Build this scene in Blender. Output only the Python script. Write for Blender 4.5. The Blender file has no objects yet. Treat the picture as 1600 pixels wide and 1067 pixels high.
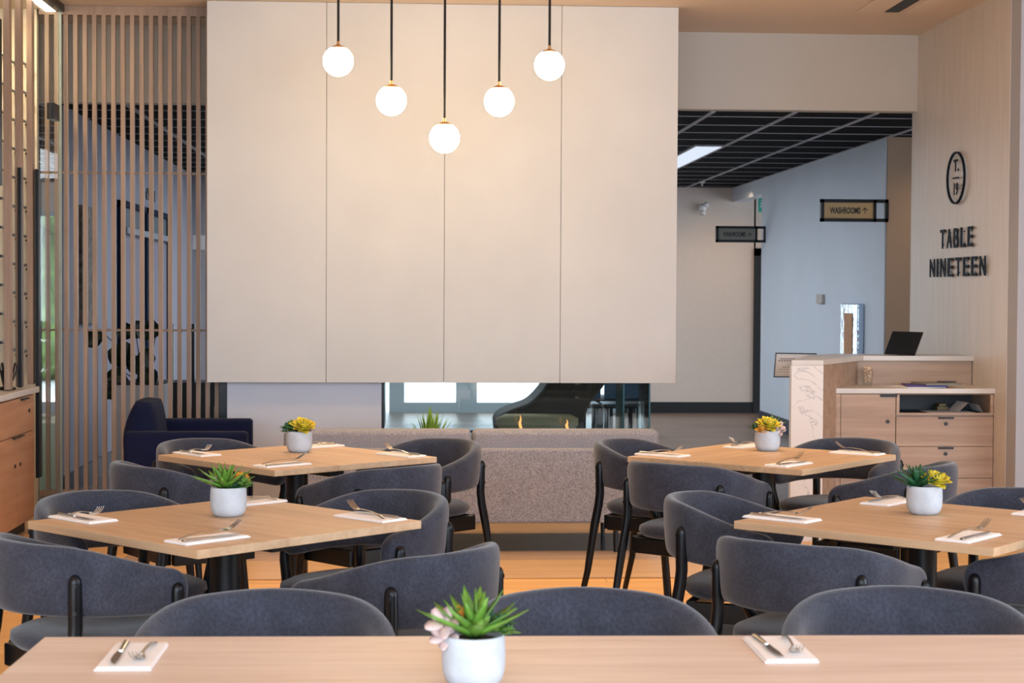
import bpy, bmesh, math, random
from mathutils import Vector, Matrix, Euler
sc = bpy.context.scene
PI = math.pi
# ------------------------------------------------------------------ camera
F = 2650.0; EYE = 1.42
yaw = math.atan(150 / F); pitch = math.atan(75.5 / F); roll = 0.005
fw = Vector((math.sin(yaw) * math.cos(pitch), math.cos(yaw) * math.cos(pitch), -math.sin(pitch)))
r0 = Vector((math.cos(yaw), -math.sin(yaw), 0)); u0 = r0.cross(fw)
rt = r0 * math.cos(roll) + u0 * math.sin(roll); up = u0 * math.cos(roll) - r0 * math.sin(roll)
cd = bpy.data.cameras.new('camera'); cam = bpy.data.objects.new('camera', cd); sc.collection.objects.link(cam)
cd.sensor_width = 36; cd.lens = F / 1600 * 36; cd.clip_end = 300; cd.clip_start = .05
cam.matrix_world = Matrix(((rt.x, up.x, -fw.x, 0), (rt.y, up.y, -fw.y, 0), (rt.z, up.z, -fw.z, EYE), (0, 0, 0, 1)))
cd.dof.use_dof = True; cd.dof.focus_distance = 7.0; cd.dof.aperture_fstop = 9
sc.camera = cam
sc.view_settings.view_transform = 'Standard'; sc.view_settings.look = 'None'
sc.view_settings.gamma = 1; sc.view_settings.use_curve_mapping = False
sc.view_settings.exposure = 0.43
sc.cycles.transparent_max_bounces = 40
# ------------------------------------------------------------------ world + lights
w = bpy.data.worlds.new('world'); sc.world = w; w.use_nodes = True
bg = w.node_tree.nodes['Background']; bg.inputs[0].default_value = (.78, .88, 1, 1); bg.inputs[1].default_value = 2.3

def area(name, loc, aim, sx, sy, power, col, spread=PI):
    l = bpy.data.lights.new(name, 'AREA'); l.shape = 'RECTANGLE'; l.size = sx; l.size_y = sy; l.energy = power; l.color = col; l.spread = spread
    o = bpy.data.objects.new(name, l); sc.collection.objects.link(o); o.location = loc
    o.rotation_euler = (Vector(aim) - Vector(loc)).to_track_quat('-Z', 'Y').to_euler(); return o
def spot(name, loc, aim, power, col, ang=80, blend=.8, rad=.05):
    l = bpy.data.lights.new(name, 'SPOT'); l.energy = power; l.color = col; l.spot_size = math.radians(ang); l.spot_blend = blend; l.shadow_soft_size = rad
    o = bpy.data.objects.new(name, l); sc.collection.objects.link(o); o.location = loc
    o.rotation_euler = (Vector(aim) - Vector(loc)).to_track_quat('-Z', 'Y').to_euler(); return o
WARM = (1, .66, .36); COOL = (.62, .80, 1)
area('window_daylight', (0.5, -1.6, 1.7), (0.5, 5, 1.3), 7, 2.6, 260, COOL)  # added area panel for assumed daylight behind the camera; no window is modelled
area('side_window_daylight', (5.6, 3.5, 1.7), (0, 5.5, .9), 4, 2.2, 80, COOL)  # added panel standing in for an unseen side window, just inside the wall
area('lounge_ceiling_light', (.3, 16, 2.66), (.3, 16, 0), 3, 6, 140, (.86, .92, 1))  # added fill panel brightening the lounge, kept out of view behind the hood
sn = bpy.data.lights.new('sun', 'SUN'); sn.energy = 3.5; sn.angle = .02; sn.color = (1, .96, .9); so = bpy.data.objects.new('sun', sn); sc.collection.objects.link(so); so.rotation_euler = (math.radians(-38), 0, 0)
for i, (x, y, p) in enumerate([(-.6, 5.1, 26), (-.5, 7.1, 70), (1.45, 7.05, 70), (1.5, 5.1, 26), (.4, 8.3, 90), (-1.6, 8.6, 36), (2.6, 7.6, 50), (2.7, 9.3, 26), (-.4, 9.7, 18), (1.0, 9.7, 18)]):
    spot('ceiling_downlight_lamp', (x, y, 3.17), (x, y, 0), p * 1.35, (1, .68, .38), 78, .9, .06)  # assumed warm spots above the frame; no fixtures are modelled
spot('corridor_downlight_lamp', (3.6, 18.9, 2.6), (3.6, 20, .2), 22, (1, .68, .42), 120, .9, .1)  # assumed spot warming the back wall, no fixture modelled
spot('corridor_downlight_lamp', (4.3, 12.7, 2.6), (4.3, 13.5, 1.0), 14, (1, .68, .42), 120, .9, .1)  # assumed spot warming the taupe column wall, no fixture modelled
spot('wine_room_lamp', (-2.55, 10.2, 3.05), (-2.3, 10.9, 2.2), 30, (1, .82, .55), 140, 1, .1)  # assumed extra spot besides the light strip, warming slats and cream wall

# ------------------------------------------------------------------ projection helpers (pixel of the photo -> point on a real plane)
O = Vector((0, 0, EYE))
rd0 = math.radians
def ray(px, py): return fw + rt * ((px - 800) / F) - up * ((py - 533.5) / F)
def atY(px, py, Y):
    d = ray(px, py); return O + d * (Y / d.y)
def atX(px, py, X):
    d = ray(px, py); return O + d * (X / d.x)
def atZ(px, py, Z):
    d = ray(px, py); return O + d * ((Z - EYE) / d.z)
# ------------------------------------------------------------------ materials
def S(r, g, b):
    f = lambda c: (c / 12.92 if c <= .04045 else ((c + .055) / 1.055) ** 2.4)
    return (f(r / 255), f(g / 255), f(b / 255), 1)
def mat(name, col, rough=.5, metal=0, noise=0, nscale=20, bump=0, bscale=80, sheen=0, emit=0, trans=0, spec=.5, stretch=(1, 1, 1), coat=0, alpha=1):
    m = bpy.data.materials.new(name); m.use_nodes = True; nt = m.node_tree; N = nt.nodes; L = nt.links
    b = N['Principled BSDF']; b.inputs['Base Color'].default_value = col; b.inputs['Roughness'].default_value = rough
    b.inputs['Metallic'].default_value = metal; b.inputs['Specular IOR Level'].default_value = spec
    if sheen: b.inputs['Sheen Weight'].default_value = sheen; b.inputs['Sheen Roughness'].default_value = .4
    if coat: b.inputs['Coat Weight'].default_value = coat; b.inputs['Coat Roughness'].default_value = .15
    if emit: b.inputs['Emission Color'].default_value = col; b.inputs['Emission Strength'].default_value = emit
    if trans: b.inputs['Transmission Weight'].default_value = trans; b.inputs['IOR'].default_value = 1.3
    if noise or bump:
        tc = N.new('ShaderNodeTexCoord'); mp = N.new('ShaderNodeMapping'); mp.inputs['Scale'].default_value = stretch; L.new(tc.outputs['Object'], mp.inputs[0])
    if noise:
        n = N.new('ShaderNodeTexNoise'); n.inputs['Scale'].default_value = nscale; n.inputs['Detail'].default_value = 6; L.new(mp.outputs[0], n.inputs[0])
        cr = N.new('ShaderNodeValToRGB'); e = cr.color_ramp.elements; e[0].position = .3; e[1].position = .7
        e[0].color = tuple(c * (1 - noise) for c in col[:3]) + (1,); e[1].color = tuple(min(1, c * (1 + noise)) for c in col[:3]) + (1,)
        L.new(n.outputs['Fac'], cr.inputs[0]); L.new(cr.outputs[0], b.inputs['Base Color'])
    if bump:
        n2 = N.new('ShaderNodeTexNoise'); n2.inputs['Scale'].default_value = bscale; n2.inputs['Detail'].default_value = 4; L.new(mp.outputs[0], n2.inputs[0])
        bp = N.new('ShaderNodeBump'); bp.inputs['Strength'].default_value = bump; bp.inputs['Distance'].default_value = .01
        L.new(n2.outputs['Fac'], bp.inputs['Height']); L.new(bp.outputs[0], b.inputs['Normal'])
    return m
def wood(name, c1, c2, rough=.45, axis='X', stave=None, gs=1.0, seed=0, coat=0, tint=None, spec=.4):
    """grain noise stretched along an axis, optional staves (brick pattern, size in m)"""
    m = bpy.data.materials.new(name); m.use_nodes = True; nt = m.node_tree; N = nt.nodes; L = nt.links
    b = N['Principled BSDF']; b.inputs['Roughness'].default_value = rough; b.inputs['Specular IOR Level'].default_value = spec
    if coat: b.inputs['Coat Weight'].default_value = coat; b.inputs['Coat Roughness'].default_value = .2
    tc = N.new('ShaderNodeTexCoord'); mp = N.new('ShaderNodeMapping'); L.new(tc.outputs['Object'], mp.inputs[0])
    s = {'X': (1.5, 22, 22), 'Y': (22, 1.5, 22), 'Z': (22, 22, 1.5)}[axis]
    mp.inputs['Scale'].default_value = tuple(k * gs for k in s); mp.inputs['Location'].default_value = (seed, seed * .7, seed * .3)
    n = N.new('ShaderNodeTexNoise'); n.inputs['Scale'].default_value = 1; n.inputs['Detail'].default_value = 9; n.inputs['Roughness'].default_value = .62; n.inputs['Distortion'].default_value = .6
    L.new(mp.outputs[0], n.inputs[0])
    cr = N.new('ShaderNodeValToRGB'); e = cr.color_ramp.elements; e[0].position = .32; e[1].position = .68; e[0].color = c1; e[1].color = c2
    L.new(n.outputs['Fac'], cr.inputs[0]); out = cr.outputs[0]
    if stave:
        mp2 = N.new('ShaderNodeMapping'); L.new(tc.outputs['Object'], mp2.inputs[0])
        if axis == 'Y': mp2.inputs['Rotation'].default_value = (0, 0, PI / 2)
        br = N.new('ShaderNodeTexBrick'); br.inputs['Scale'].default_value = 1; br.inputs['Brick Width'].default_value = stave[0]; br.inputs['Row Height'].default_value = stave[1]
        br.inputs['Mortar Size'].default_value = stave[2]; br.offset = .37
        br.inputs['Color1'].default_value = (1, 1, 1, 1); v = stave[3]; br.inputs['Color2'].default_value = (v, v * .97, v * .95, 1); br.inputs['Mortar'].default_value = (.35, .32, .3, 1)
        L.new(mp2.outputs[0], br.inputs[0])
        mx = N.new('ShaderNodeMix'); mx.data_type = 'RGBA'; mx.blend_type = 'MULTIPLY'; mx.inputs[0].default_value = 1
        L.new(out, mx.inputs[6]); L.new(br.outputs[0], mx.inputs[7]); out = mx.outputs[2]
    L.new(out, b.inputs['Base Color'])
    bp = N.new('ShaderNodeBump'); bp.inputs['Strength'].default_value = .08; bp.inputs['Distance'].default_value = .004
    L.new(n.outputs['Fac'], bp.inputs['Height']); L.new(bp.outputs[0], b.inputs['Normal'])
    return m
def glass(name, tint, op=.12, rough=.02, spec=.5):
    m = bpy.data.materials.new(name); m.use_nodes = True; nt = m.node_tree; N = nt.nodes; L = nt.links
    N.remove(N['Principled BSDF']); o = N['Material Output']
    t = N.new('ShaderNodeBsdfTransparent'); t.inputs[0].default_value = tint
    g = N.new('ShaderNodeBsdfGlossy'); g.inputs['Roughness'].default_value = rough
    fr = N.new('ShaderNodeFresnel'); fr.inputs[0].default_value = 1.45
    mth = N.new('ShaderNodeMath'); mth.operation = 'MULTIPLY'; mth.inputs[1].default_value = op * 8; mth.use_clamp = True
    L.new(fr.outputs[0], mth.inputs[0])
    mx = N.new('ShaderNodeMixShader'); L.new(mth.outputs[0], mx.inputs[0]); L.new(t.outputs[0], mx.inputs[1]); L.new(g.outputs[0], mx.inputs[2]); L.new(mx.outputs[0], o.inputs[0])
    return m
def fabric(name, col, sheen=.5, weave=0, rough=.9, var=.18, wscale=240):
    m = mat(name, col, rough, noise=var, nscale=9, bump=.25, bscale=350, sheen=sheen, spec=.15)
    if weave:
        nt = m.node_tree; N = nt.nodes; L = nt.links; b = N['Principled BSDF']; tc = N.new('ShaderNodeTexCoord')
        n = N.new('ShaderNodeTexNoise'); n.inputs['Scale'].default_value = wscale; n.inputs['Roughness'].default_value = .7; n.inputs['Detail'].default_value = 2; L.new(tc.outputs['Object'], n.inputs[0])
        cr = N.new('ShaderNodeValToRGB'); e = cr.color_ramp.elements; e[0].position = .38; e[1].position = .62
        e[0].color = tuple(c * (1 - weave) for c in col[:3]) + (1,); e[1].color = tuple(min(1, c * (1 + weave)) for c in col[:3]) + (1,)
        L.new(n.outputs['Fac'], cr.inputs[0])
        n5 = N.new('ShaderNodeTexNoise'); n5.inputs['Scale'].default_value = 14; n5.inputs['Detail'].default_value = 5; L.new(tc.outputs['Object'], n5.inputs[0])
        c5 = N.new('ShaderNodeValToRGB'); e5 = c5.color_ramp.elements; e5[0].position = .35; e5[1].position = .65; e5[0].color = (1 - var,) * 3 + (1,); e5[1].color = (1 + var * .3,) * 3 + (1,)
        L.new(n5.outputs['Fac'], c5.inputs[0]); mx = N.new('ShaderNodeMix'); mx.data_type = 'RGBA'; mx.blend_type = 'MULTIPLY'; mx.inputs[0].default_value = 1
        L.new(cr.outputs[0], mx.inputs[6]); L.new(c5.outputs[0], mx.inputs[7]); L.new(mx.outputs[2], b.inputs['Base Color'])
    return m

M = {}
M['plaster'] = mat('light_plaster', S(202, 199, 196), .7, noise=.035, nscale=2.2, bump=.05, bscale=12)
M['wall'] = mat('white_wall', S(190, 180, 168), .75, noise=.02, nscale=3)
M['bwall'] = mat('pale_blue_grey_wall', S(206, 216, 228), .7, noise=.03, nscale=1.5)
M['gwall'] = mat('cool_grey_wall', S(172, 170, 174), .8)
M['lwall'] = mat('lavender_grey_wall', S(138, 142, 158), .8)
M['ceil'] = mat('ceiling_paint', S(225, 205, 185), .85)
M['black'] = mat('black_metal', S(14, 16, 20), .36, spec=.35)
M['legs'] = mat('black_stained_wood', S(12, 14, 19), .3, spec=.3)
M['dark'] = mat('dark_trim', S(22, 24, 27), .5)
M['tile'] = mat('black_ceiling_tile', S(15, 16, 20), .95, spec=.05)
M['grid'] = mat('grey_ceiling_grid', S(150, 150, 158), .6)
M['top'] = wood('oak_tabletop', S(188, 154, 120), S(212, 180, 144), .42, 'Y', (1.3, .1, 0, .9), 1.0)
M['topY'] = wood('oak_tabletop_long', S(206, 182, 166), S(230, 210, 196), .4, 'X', (1.6, .12, 0, .95), .8, 3)
M['chair'] = fabric('charcoal_velvet', S(60, 63, 75), .38, var=.2, weave=.17, wscale=120)
M['sofa'] = fabric('woven_grey_upholstery', S(146, 144, 150), .2, weave=.34, var=.06, wscale=190)
M['navy'] = fabric('navy_upholstery', S(20, 25, 52), .03)
M['cab'] = wood('pale_oak_veneer', S(160, 132, 112), S(186, 158, 136), .5, 'X', None, .7, 2)
M['cabL'] = wood('warm_oak_veneer', S(176, 126, 92), S(200, 150, 112), .5, 'Y', None, .7, 5)
M['slat'] = wood('oak_slat', S(138, 112, 94), S(166, 138, 116), .5, 'Z', None, .8, 1)
M['quartz'] = mat('pale_quartz', S(208, 200, 192), .25, noise=.03, nscale=6)
M['pot'] = mat('speckled_white_concrete', S(184, 188, 194), .85, noise=.1, nscale=22, bump=.15, bscale=60)
M['soil'] = mat('dark_potting_soil', S(50, 42, 34), .95, noise=.3, nscale=60)
M['napkin'] = mat('white_paper_napkin', S(238, 234, 234), .85)
M['steel'] = mat('polished_cutlery_steel', S(200, 196, 190), .18, 1)
M['brass'] = mat('brushed_brass', S(196, 150, 100), .35, 1)
M['globe'] = mat('opal_globe_glass', (1, .76, .44, 1), .3, emit=24)
M['white'] = mat('white_plastic', S(225, 222, 220), .5)
M['paper'] = mat('white_paper', S(228, 224, 222), .8)
M['purple'] = mat('purple_folder_card', S(70, 52, 120), .6)
M['ink'] = mat('black_sign_metal', S(12, 24, 36), .7, spec=.2)
M['signbr'] = mat('bronze_sign_panel', S(168, 140, 96), .6)
M['signgr'] = mat('dark_grey_sign_panel', S(125, 122, 112), .6)
M['green'] = mat('bright_green_leaf', S(96, 140, 48), .45, noise=.3, nscale=30)
M['dgreen'] = mat('dark_green_leaf', S(34, 84, 48), .45, noise=.35, nscale=30)
M['yellow'] = mat('yellow_green_petal', S(206, 186, 46), .5, noise=.2, nscale=25)
M['orange'] = mat('orange_tipped_petal', S(222, 160, 56), .5, noise=.25, nscale=25)
M['pink'] = mat('dusty_pink_petal', S(205, 178, 172), .6, noise=.1, nscale=30)
M['monst'] = mat('very_dark_leaf', S(22, 38, 26), .4)
M['glass'] = glass('clear_glass', (.97, .99, .985, 1), .035)
M['bglass'] = glass('blue_tinted_glass', (.93, .975, .985, 1), .12)
M['gedge'] = mat('teal_glass_edge', S(30, 90, 96), .2)
M['gframe'] = mat('grey_window_frame', S(176, 186, 190), .5)
M['brown'] = mat('dark_brown_shell', S(62, 54, 46), .8)
M['olive'] = mat('olive_tan_upholstery', S(172, 156, 118), .8)
M['flame'] = mat('gas_flame', (1, .36, .10, 1), .5, emit=1.3)
M['led'] = mat('warm_led_strip', (1, .9, .7, 1), .5, emit=6)
M['pave'] = mat('sunlit_paving', S(235, 235, 235), .9, noise=.05)
M['chrome'] = mat('rippled_chrome', S(190, 205, 220), .08, 1, bump=.9, bscale=9)
M['copper'] = mat('orange_brown_panel', S(176, 122, 70), .6, noise=.2, nscale=20)
M['exitg'] = mat('green_exit_face', S(30, 120, 110), .5, emit=.25)
M['tree'] = mat('sunlit_foliage', S(96, 122, 62), .8, noise=.5, nscale=6)
M['amber'] = mat('pale_peach_mints', S(226, 190, 160), .6)
M['lockm'] = mat('black_lock', S(14, 14, 15), .4)
M['cream'] = mat('cream_wall', S(205, 190, 165), .8)
M['blueled'] = mat('cool_light_diffuser', (.75, .85, 1, 1), .5, emit=.55)

def floor_mat():
    return [
        wood('orange_oak_floor', S(224, 170, 104), S(242, 194, 126), .38, 'X', (1.5, .18, .002, .9), .8, 4, spec=.5),
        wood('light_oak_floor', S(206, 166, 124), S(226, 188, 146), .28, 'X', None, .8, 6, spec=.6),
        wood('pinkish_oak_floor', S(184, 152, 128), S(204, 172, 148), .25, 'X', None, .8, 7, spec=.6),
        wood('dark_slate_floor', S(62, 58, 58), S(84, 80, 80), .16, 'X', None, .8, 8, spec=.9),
        wood('grey_brown_plank_floor', S(108, 92, 84), S(152, 130, 116), .35, 'X', (1.8, .22, .002, .8), .9, 9, spec=.5)]
# ------------------------------------------------------------------ mesh helpers
C = sc.collection
def link(name, bm, m, parent=None, smooth=False, bevel=0, sub=0, seg=2):
    bmesh.ops.recalc_face_normals(bm, faces=bm.faces)
    me = bpy.data.meshes.new(name); bm.to_mesh(me); bm.free()
    for mm in (m if isinstance(m, (list, tuple)) else [m]): me.materials.append(M[mm] if isinstance(mm, str) else mm)
    if smooth: me.polygons.foreach_set('use_smooth', [True] * len(me.polygons))
    o = bpy.data.objects.new(name, me); C.objects.link(o)
    if parent: o.parent = parent
    if bevel:
        b = o.modifiers.new('bevel', 'BEVEL'); b.width = bevel; b.segments = seg; b.limit_method = 'ANGLE'; b.angle_limit = math.radians(40)
        me.polygons.foreach_set('use_smooth', [True] * len(me.polygons))
        wn = o.modifiers.new('wn', 'WEIGHTED_NORMAL')
    if sub:
        s = o.modifiers.new('sub', 'SUBSURF'); s.levels = sub; s.render_levels = sub
    return o
def tag(o, label=None, cat=None, group=None, kind=None):
    if label: o['label'] = label
    if cat: o['category'] = cat
    if group: o['group'] = group
    if kind: o['kind'] = kind
    return o
def thing(name, label, cat, loc=(0, 0, 0), rz=0, group=None):
    o = bpy.data.objects.new(name, None); C.objects.link(o); o.empty_display_size = .1
    o.location = loc; o.rotation_euler = (0, 0, rz); return tag(o, label, cat, group)
def box(bm, a, b, mi=0, R=None):
    x0, y0, z0 = a; x1, y1, z1 = b
    vs = [Vector(p) for p in ((x0, y0, z0), (x1, y0, z0), (x1, y1, z0), (x0, y1, z0), (x0, y0, z1), (x1, y0, z1), (x1, y1, z1), (x0, y1, z1))]
    if R: vs = [R @ v for v in vs]
    v = [bm.verts.new(p) for p in vs]
    for f in ((0, 3, 2, 1), (4, 5, 6, 7), (0, 1, 5, 4), (1, 2, 6, 5), (2, 3, 7, 6), (3, 0, 4, 7)):
        bm.faces.new([v[i] for i in f]).material_index = mi
def B(*boxes):
    bm = bmesh.new()
    for a, b in boxes: box(bm, a, b)
    return bm
def tube(bm, pts, rad, n=10, flat=1, mi=0):
    """tube along pts; rad float or list; flat squashes the section"""
    pts = [Vector(p) for p in pts]; rings = []
    rad = rad if isinstance(rad, (list, tuple)) else [rad] * len(pts)
    for i, p in enumerate(pts):
        t = (pts[min(i + 1, len(pts) - 1)] - pts[max(i - 1, 0)]).normalized()
        ref = Vector((0, 0, 1)) if abs(t.z) < .9 else Vector((1, 0, 0))
        a = t.cross(ref).normalized(); b = t.cross(a).normalized()
        rings.append([bm.verts.new(p + (a * math.cos(2 * PI * k / n) + b * math.sin(2 * PI * k / n) * flat) * rad[i]) for k in range(n)])
    for i in range(len(rings) - 1):
        for k in range(n): bm.faces.new((rings[i][k], rings[i][(k + 1) % n], rings[i + 1][(k + 1) % n], rings[i + 1][k])).material_index = mi
    for r in (rings[0], rings[-1]): bm.faces.new(r).material_index = mi
def lathe(bm, prof, n=32, c=(0, 0, 0), close=True):
    rings = []
    for r, z in prof: rings.append([bm.verts.new((c[0] + r * math.cos(2 * PI * k / n), c[1] + r * math.sin(2 * PI * k / n), c[2] + z)) for k in range(n)])
    for i in range(len(rings) - 1):
        for k in range(n): bm.faces.new((rings[i][k], rings[i][(k + 1) % n], rings[i + 1][(k + 1) % n], rings[i + 1][k]))
    if close:
        for r in (rings[0], rings[-1]):
            bm.faces.new(r)
def sup(t, e):
    c = math.cos(t); return math.copysign(abs(c) ** e, c)
def copy_tree(o, parent=None):
    c = o.copy(); C.objects.link(c)
    if parent: c.parent = parent
    for ch in list(o.children): copy_tree(ch, c)
    return c
def struct(name, bm, m, parent=None, **k): return tag(link(name, bm, m, parent, **k), kind='structure')
def text_mesh(name, s, m, parent, size, ext, M4, sx=1, bold=0, cx=True):
    cu = bpy.data.curves.new(name, 'FONT'); cu.body = s; cu.size = size; cu.extrude = ext; cu.offset = bold; cu.align_x = 'CENTER' if cx else 'LEFT'; cu.align_y = 'CENTER'; cu.resolution_u = 4
    t = bpy.data.objects.new(name + '_tmp', cu); C.objects.link(t); dg = bpy.context.evaluated_depsgraph_get(); dg.update()
    me = bpy.data.meshes.new_from_object(t.evaluated_get(dg)); bpy.data.objects.remove(t)
    me.transform(M4 @ Matrix.Diagonal((sx, 1, 1, 1)))
    me.name = name; me.materials.clear(); me.materials.append(M[m])
    o = bpy.data.objects.new(name, me); C.objects.link(o)
    if parent: o.parent = parent
    return o
# ------------------------------------------------------------------ room constants
CEIL = 3.215; YS = 11.6; XW = 3.458; YB = 20.1; ZB = 2.69; XL = -2.23; YSC = 10.86; XB = 3.77
# floor: one surface with bands of planks
bm = bmesh.new()
def quad(bm, x0, y0, x1, y1, z, mi=0):
    v = [bm.verts.new(p) for p in ((x0, y0, z), (x1, y0, z), (x1, y1, z), (x0, y1, z))]; bm.faces.new(v).material_index = mi
IX0, IX1 = -1.55, 1.75
bx0, bx1 = -8, 8
quad(bm, bx0, -6, bx1, 8.38, 0, 0); quad(bm, bx0, 8.38, IX0, 9.98, 0, 0); quad(bm, IX1, 8.38, bx1, 9.98, 0, 0)
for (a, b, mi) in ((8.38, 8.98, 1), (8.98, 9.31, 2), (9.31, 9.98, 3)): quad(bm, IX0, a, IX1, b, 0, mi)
quad(bm, bx0, 9.98, bx1, 10.9, 0, 1); quad(bm, bx0, 10.9, bx1, YB + .1, 0, 4)
o = struct('floor', bm, floor_mat())
struct('trim_1', B(((IX0, 8.372, .0005), (IX1, 8.384, .004))), 'brass')
# ceiling main (with two slot diffusers), soffit wall above the opening
struct('ceiling', B(((bx0, -2, CEIL), (bx1, YS + .12, CEIL + .1))), 'ceil')
struct('wall_soffit', B(((-8, YS, ZB), (XW + .1, YS + .12, CEIL))), 'wall')
# sign wall and front-facing wall on the right
yc = atX(1572, 600, XW).y
struct('wall_sign', B(((XW, yc, 0), (XW + .2, YS + .12, CEIL))), mat('limewashed_plaster', S(208, 197, 186), .45, noise=.05, nscale=2.0, bump=.05, bscale=3, stretch=(1, 9, 1.0), spec=.6))
struct('wall_right', B(((XW + .004, yc - .16, 0), (8, yc + .04, CEIL))), 'gwall')
# corridor right wall (with header), end wall behind the sign wall
struct('wall_corridor_right', B(((XB, 13.5, 0), (XB + .15, 18.4, ZB)), ((XB, 18.4, 2.52), (XB + .15, YB, ZB))), 'bwall')
struct('wall_column', B(((XB + .01, 13.48, 0), (6.2, 13.64, ZB))), mat('warm_taupe_wall', S(152, 130, 110), .8))
struct('baseboard_corridor', B(((XB - .012, 13.5, 0), (XB, 18.4, .15))), mat('navy_baseboard', S(40, 48, 70), .5))
# back wall with opening for the storefront
bw0 = atY(1052, 500, YB).x - .6; dl = atY(1178, 388, YB)
struct('wall_back', B(((bw0, YB, 0), (dl.x + .02, YB + .15, ZB)), ((dl.x, YB, dl.z), (8, YB + .15, ZB)), ((dl.x + 1.0, YB, 0), (8, YB + .15, dl.z)),
       ((-3.9, YB, 2.35), (bw0, YB + .15, ZB)), ((-3.3, YB, 0), (-1.0, YB + .15, 2.35)), ((-8, YB, 0), (-5.0, YB + .15, ZB)), ((-5, YB, 2.35), (-3.9, YB + .15, ZB))), mat('beige_wall', S(214, 200, 188), .8, noise=.02))
struct('baseboard_back', B(((bw0, YB - .015, 0), (dl.x - .0, YB, .13))), 'dark')
d = struct('door_1', B(((dl.x - .0, YB - .03, 0), (dl.x + .09, YB + .1, dl.z)), ((dl.x, YB - .03, dl.z - .09), (dl.x + 1.05, YB + .1, dl.z))), 'dark')
link('door_leaf', B(((dl.x + .09, YB + .04, 0), (dl.x + 1.0, YB + .08, dl.z - .09))), mat('tan_door', S(176, 148, 124), .6), d)
link('door_closer_bar', B(((dl.x + .09, YB + .02, 1.02), (dl.x + .7, YB + .04, 1.08))), 'black', d)
# corridor ceiling: black tiles and grid
struct('ceiling_corridor', B(((-8, YS + .12, ZB), (8, YB + .15, ZB + .1))), 'tile')
bm = bmesh.new(); y = YS + .46
while y < YB: box(bm, (-7, y - .008, ZB - .004), (6.2, y + .008, ZB + .001)); y += .6
struct('ceiling_crossbars', bm, 'grid')
bm = bmesh.new()
for k in range(-12, 3): x = 2.63 + .575 * k; box(bm, (x - .018, YS + .12, ZB - .006), (x + .018, YB, ZB + .001))
struct('ceiling_mainbars', bm, 'grid')
# linear light in the grid
p = thing('ceiling_light', 'long cool white linear light set in the black corridor ceiling grid', 'ceiling light', (2.49, 16.4, ZB - .004))
link('diffuser', B(((-.11, -2.0, -.012), (.11, 2.0, .01))), 'blueled', p)
link('housing', B(((-.13, -2.05, -.008), (-.11, 2.05, .02)), ((.11, -2.05, -.008), (.13, 2.05, .02)), ((-.11, -2.05, -.008), (.11, -2.0, .02)), ((-.11, 2.0, -.008), (.11, 2.05, .02))), 'grid', p)
# air diffuser in the dining ceiling, top right
a = atZ(1338, 18, CEIL); b_ = atZ(1467, 19, CEIL)
p = thing('ceiling_vent', 'beige ceiling air vent with a dark slot, top right near the sign wall', 'vent', (0, 0, 0))
yy = a.y; link('vent_frame', B(((a.x, yy - .9, CEIL - .012), (b_.x, yy, CEIL))), 'ceil', p, bevel=.003)
link('vent_slot', B(((a.x + .16, yy - .86, CEIL - .016), (a.x + .25, yy - .08, CEIL - .011))), 'dark', p)
link('vent_plate', B(((a.x + .3, yy - .8, CEIL - .02), (b_.x - .12, yy - .06, CEIL - .011))), 'ceil', p, bevel=.003)
# side/near room shell out of frame (keeps light in the room)
struct('wall_left', B(((-4.6, -2, 0), (-4.45, 11.7, CEIL))), 'wall')
struct('wall_right_near', B(((6.2, 6.2, 0), (6.35, 9.7, CEIL)), ((6.2, -2, 0), (6.35, 1.2, CEIL)), ((6.2, 1.2, 2.9), (6.35, 6.2, CEIL))), 'wall')
struct('wall_corridor_left', B(((-2.445, 11.8, 0), (-2.42, YB, ZB))), 'lwall')
struct('baseboard_left', B(((-2.42, 11.8, 0), (-2.405, YB, .15))), mat('dark_navy_skirting', S(28, 34, 52), .5))

# ------------------------------------------------------------------ fireplace hood
YH = 10.6
tl = atY(323, 300, YH); tr = atY(1058.5, 300, YH); zb = atY(700, 598, YH).z
def hood():
    x0, x1 = tl.x, tr.x
    s = [atY(q, 300, YH).x for q in (510, 694.5, 876.5)]
    xs = [x0] + s + [x1]
    t = thing('fireplace_hood', 'large pale plaster hood of four panels hanging over the glass fireplace', 'fireplace hood', ((x0 + x1) / 2, YH + .3, zb))
    cx = (x0 + x1) / 2
    for i in range(4):
        link('panel', B(((xs[i] - cx + .0015, -.3, 0), (xs[i + 1] - cx - .0015, -.27, CEIL - zb - .002))), 'plaster', t, bevel=.0015)
    link('core', B(((x0 - cx + .006, -.285, .004), (-1.27, -.06, CEIL - zb - .001)), ((-1.27, -.285, .004), (x1 - cx - .006, .34, CEIL - zb - .001))), mat('hood_core', S(185, 178, 170), .8), t)
hood()
# base wall + glass firebox below the hood
bl = atY(355, 640, YH + .12).x; br = atY(596, 640, YH + .12).x; ge = atY(1015, 640, YH + .12).x
t = thing('fireplace', 'see-through glass fireplace with white plaster end wall under the hood', 'fireplace', ((bl + ge) / 2, YH + .37, 0)); cx = (bl + ge) / 2
link('end_wall', B(((bl - cx, -.25, 0), (br - cx, .25, zb - .002))), mat('white_fireplace_wall', S(206, 206, 214), .7, noise=.03, nscale=3), t)
link('black_reveal', B(((bl - cx - .055, -.2, 0), (bl - cx - .002, .25, zb - .002))), 'black', t)
link('metal_edge', B(((br - cx, -.25, .56), (br - cx + .018, .25, zb - .002))), 'black', t)
link('firebox_base', B(((br - cx + .001, -.25, 0), (ge - cx, .25, .52))), mat('dark_firebox', S(120, 126, 130), .4), t)
link('front_glass', B(((br - cx + .018, -.25, .52), (ge - cx - .004, -.24, zb - .002))), 'bglass', t)
link('rear_glass', B(((br - cx + .018, .23, .52), (ge - cx - .004, .24, zb - .002))), 'bglass', t)
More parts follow.
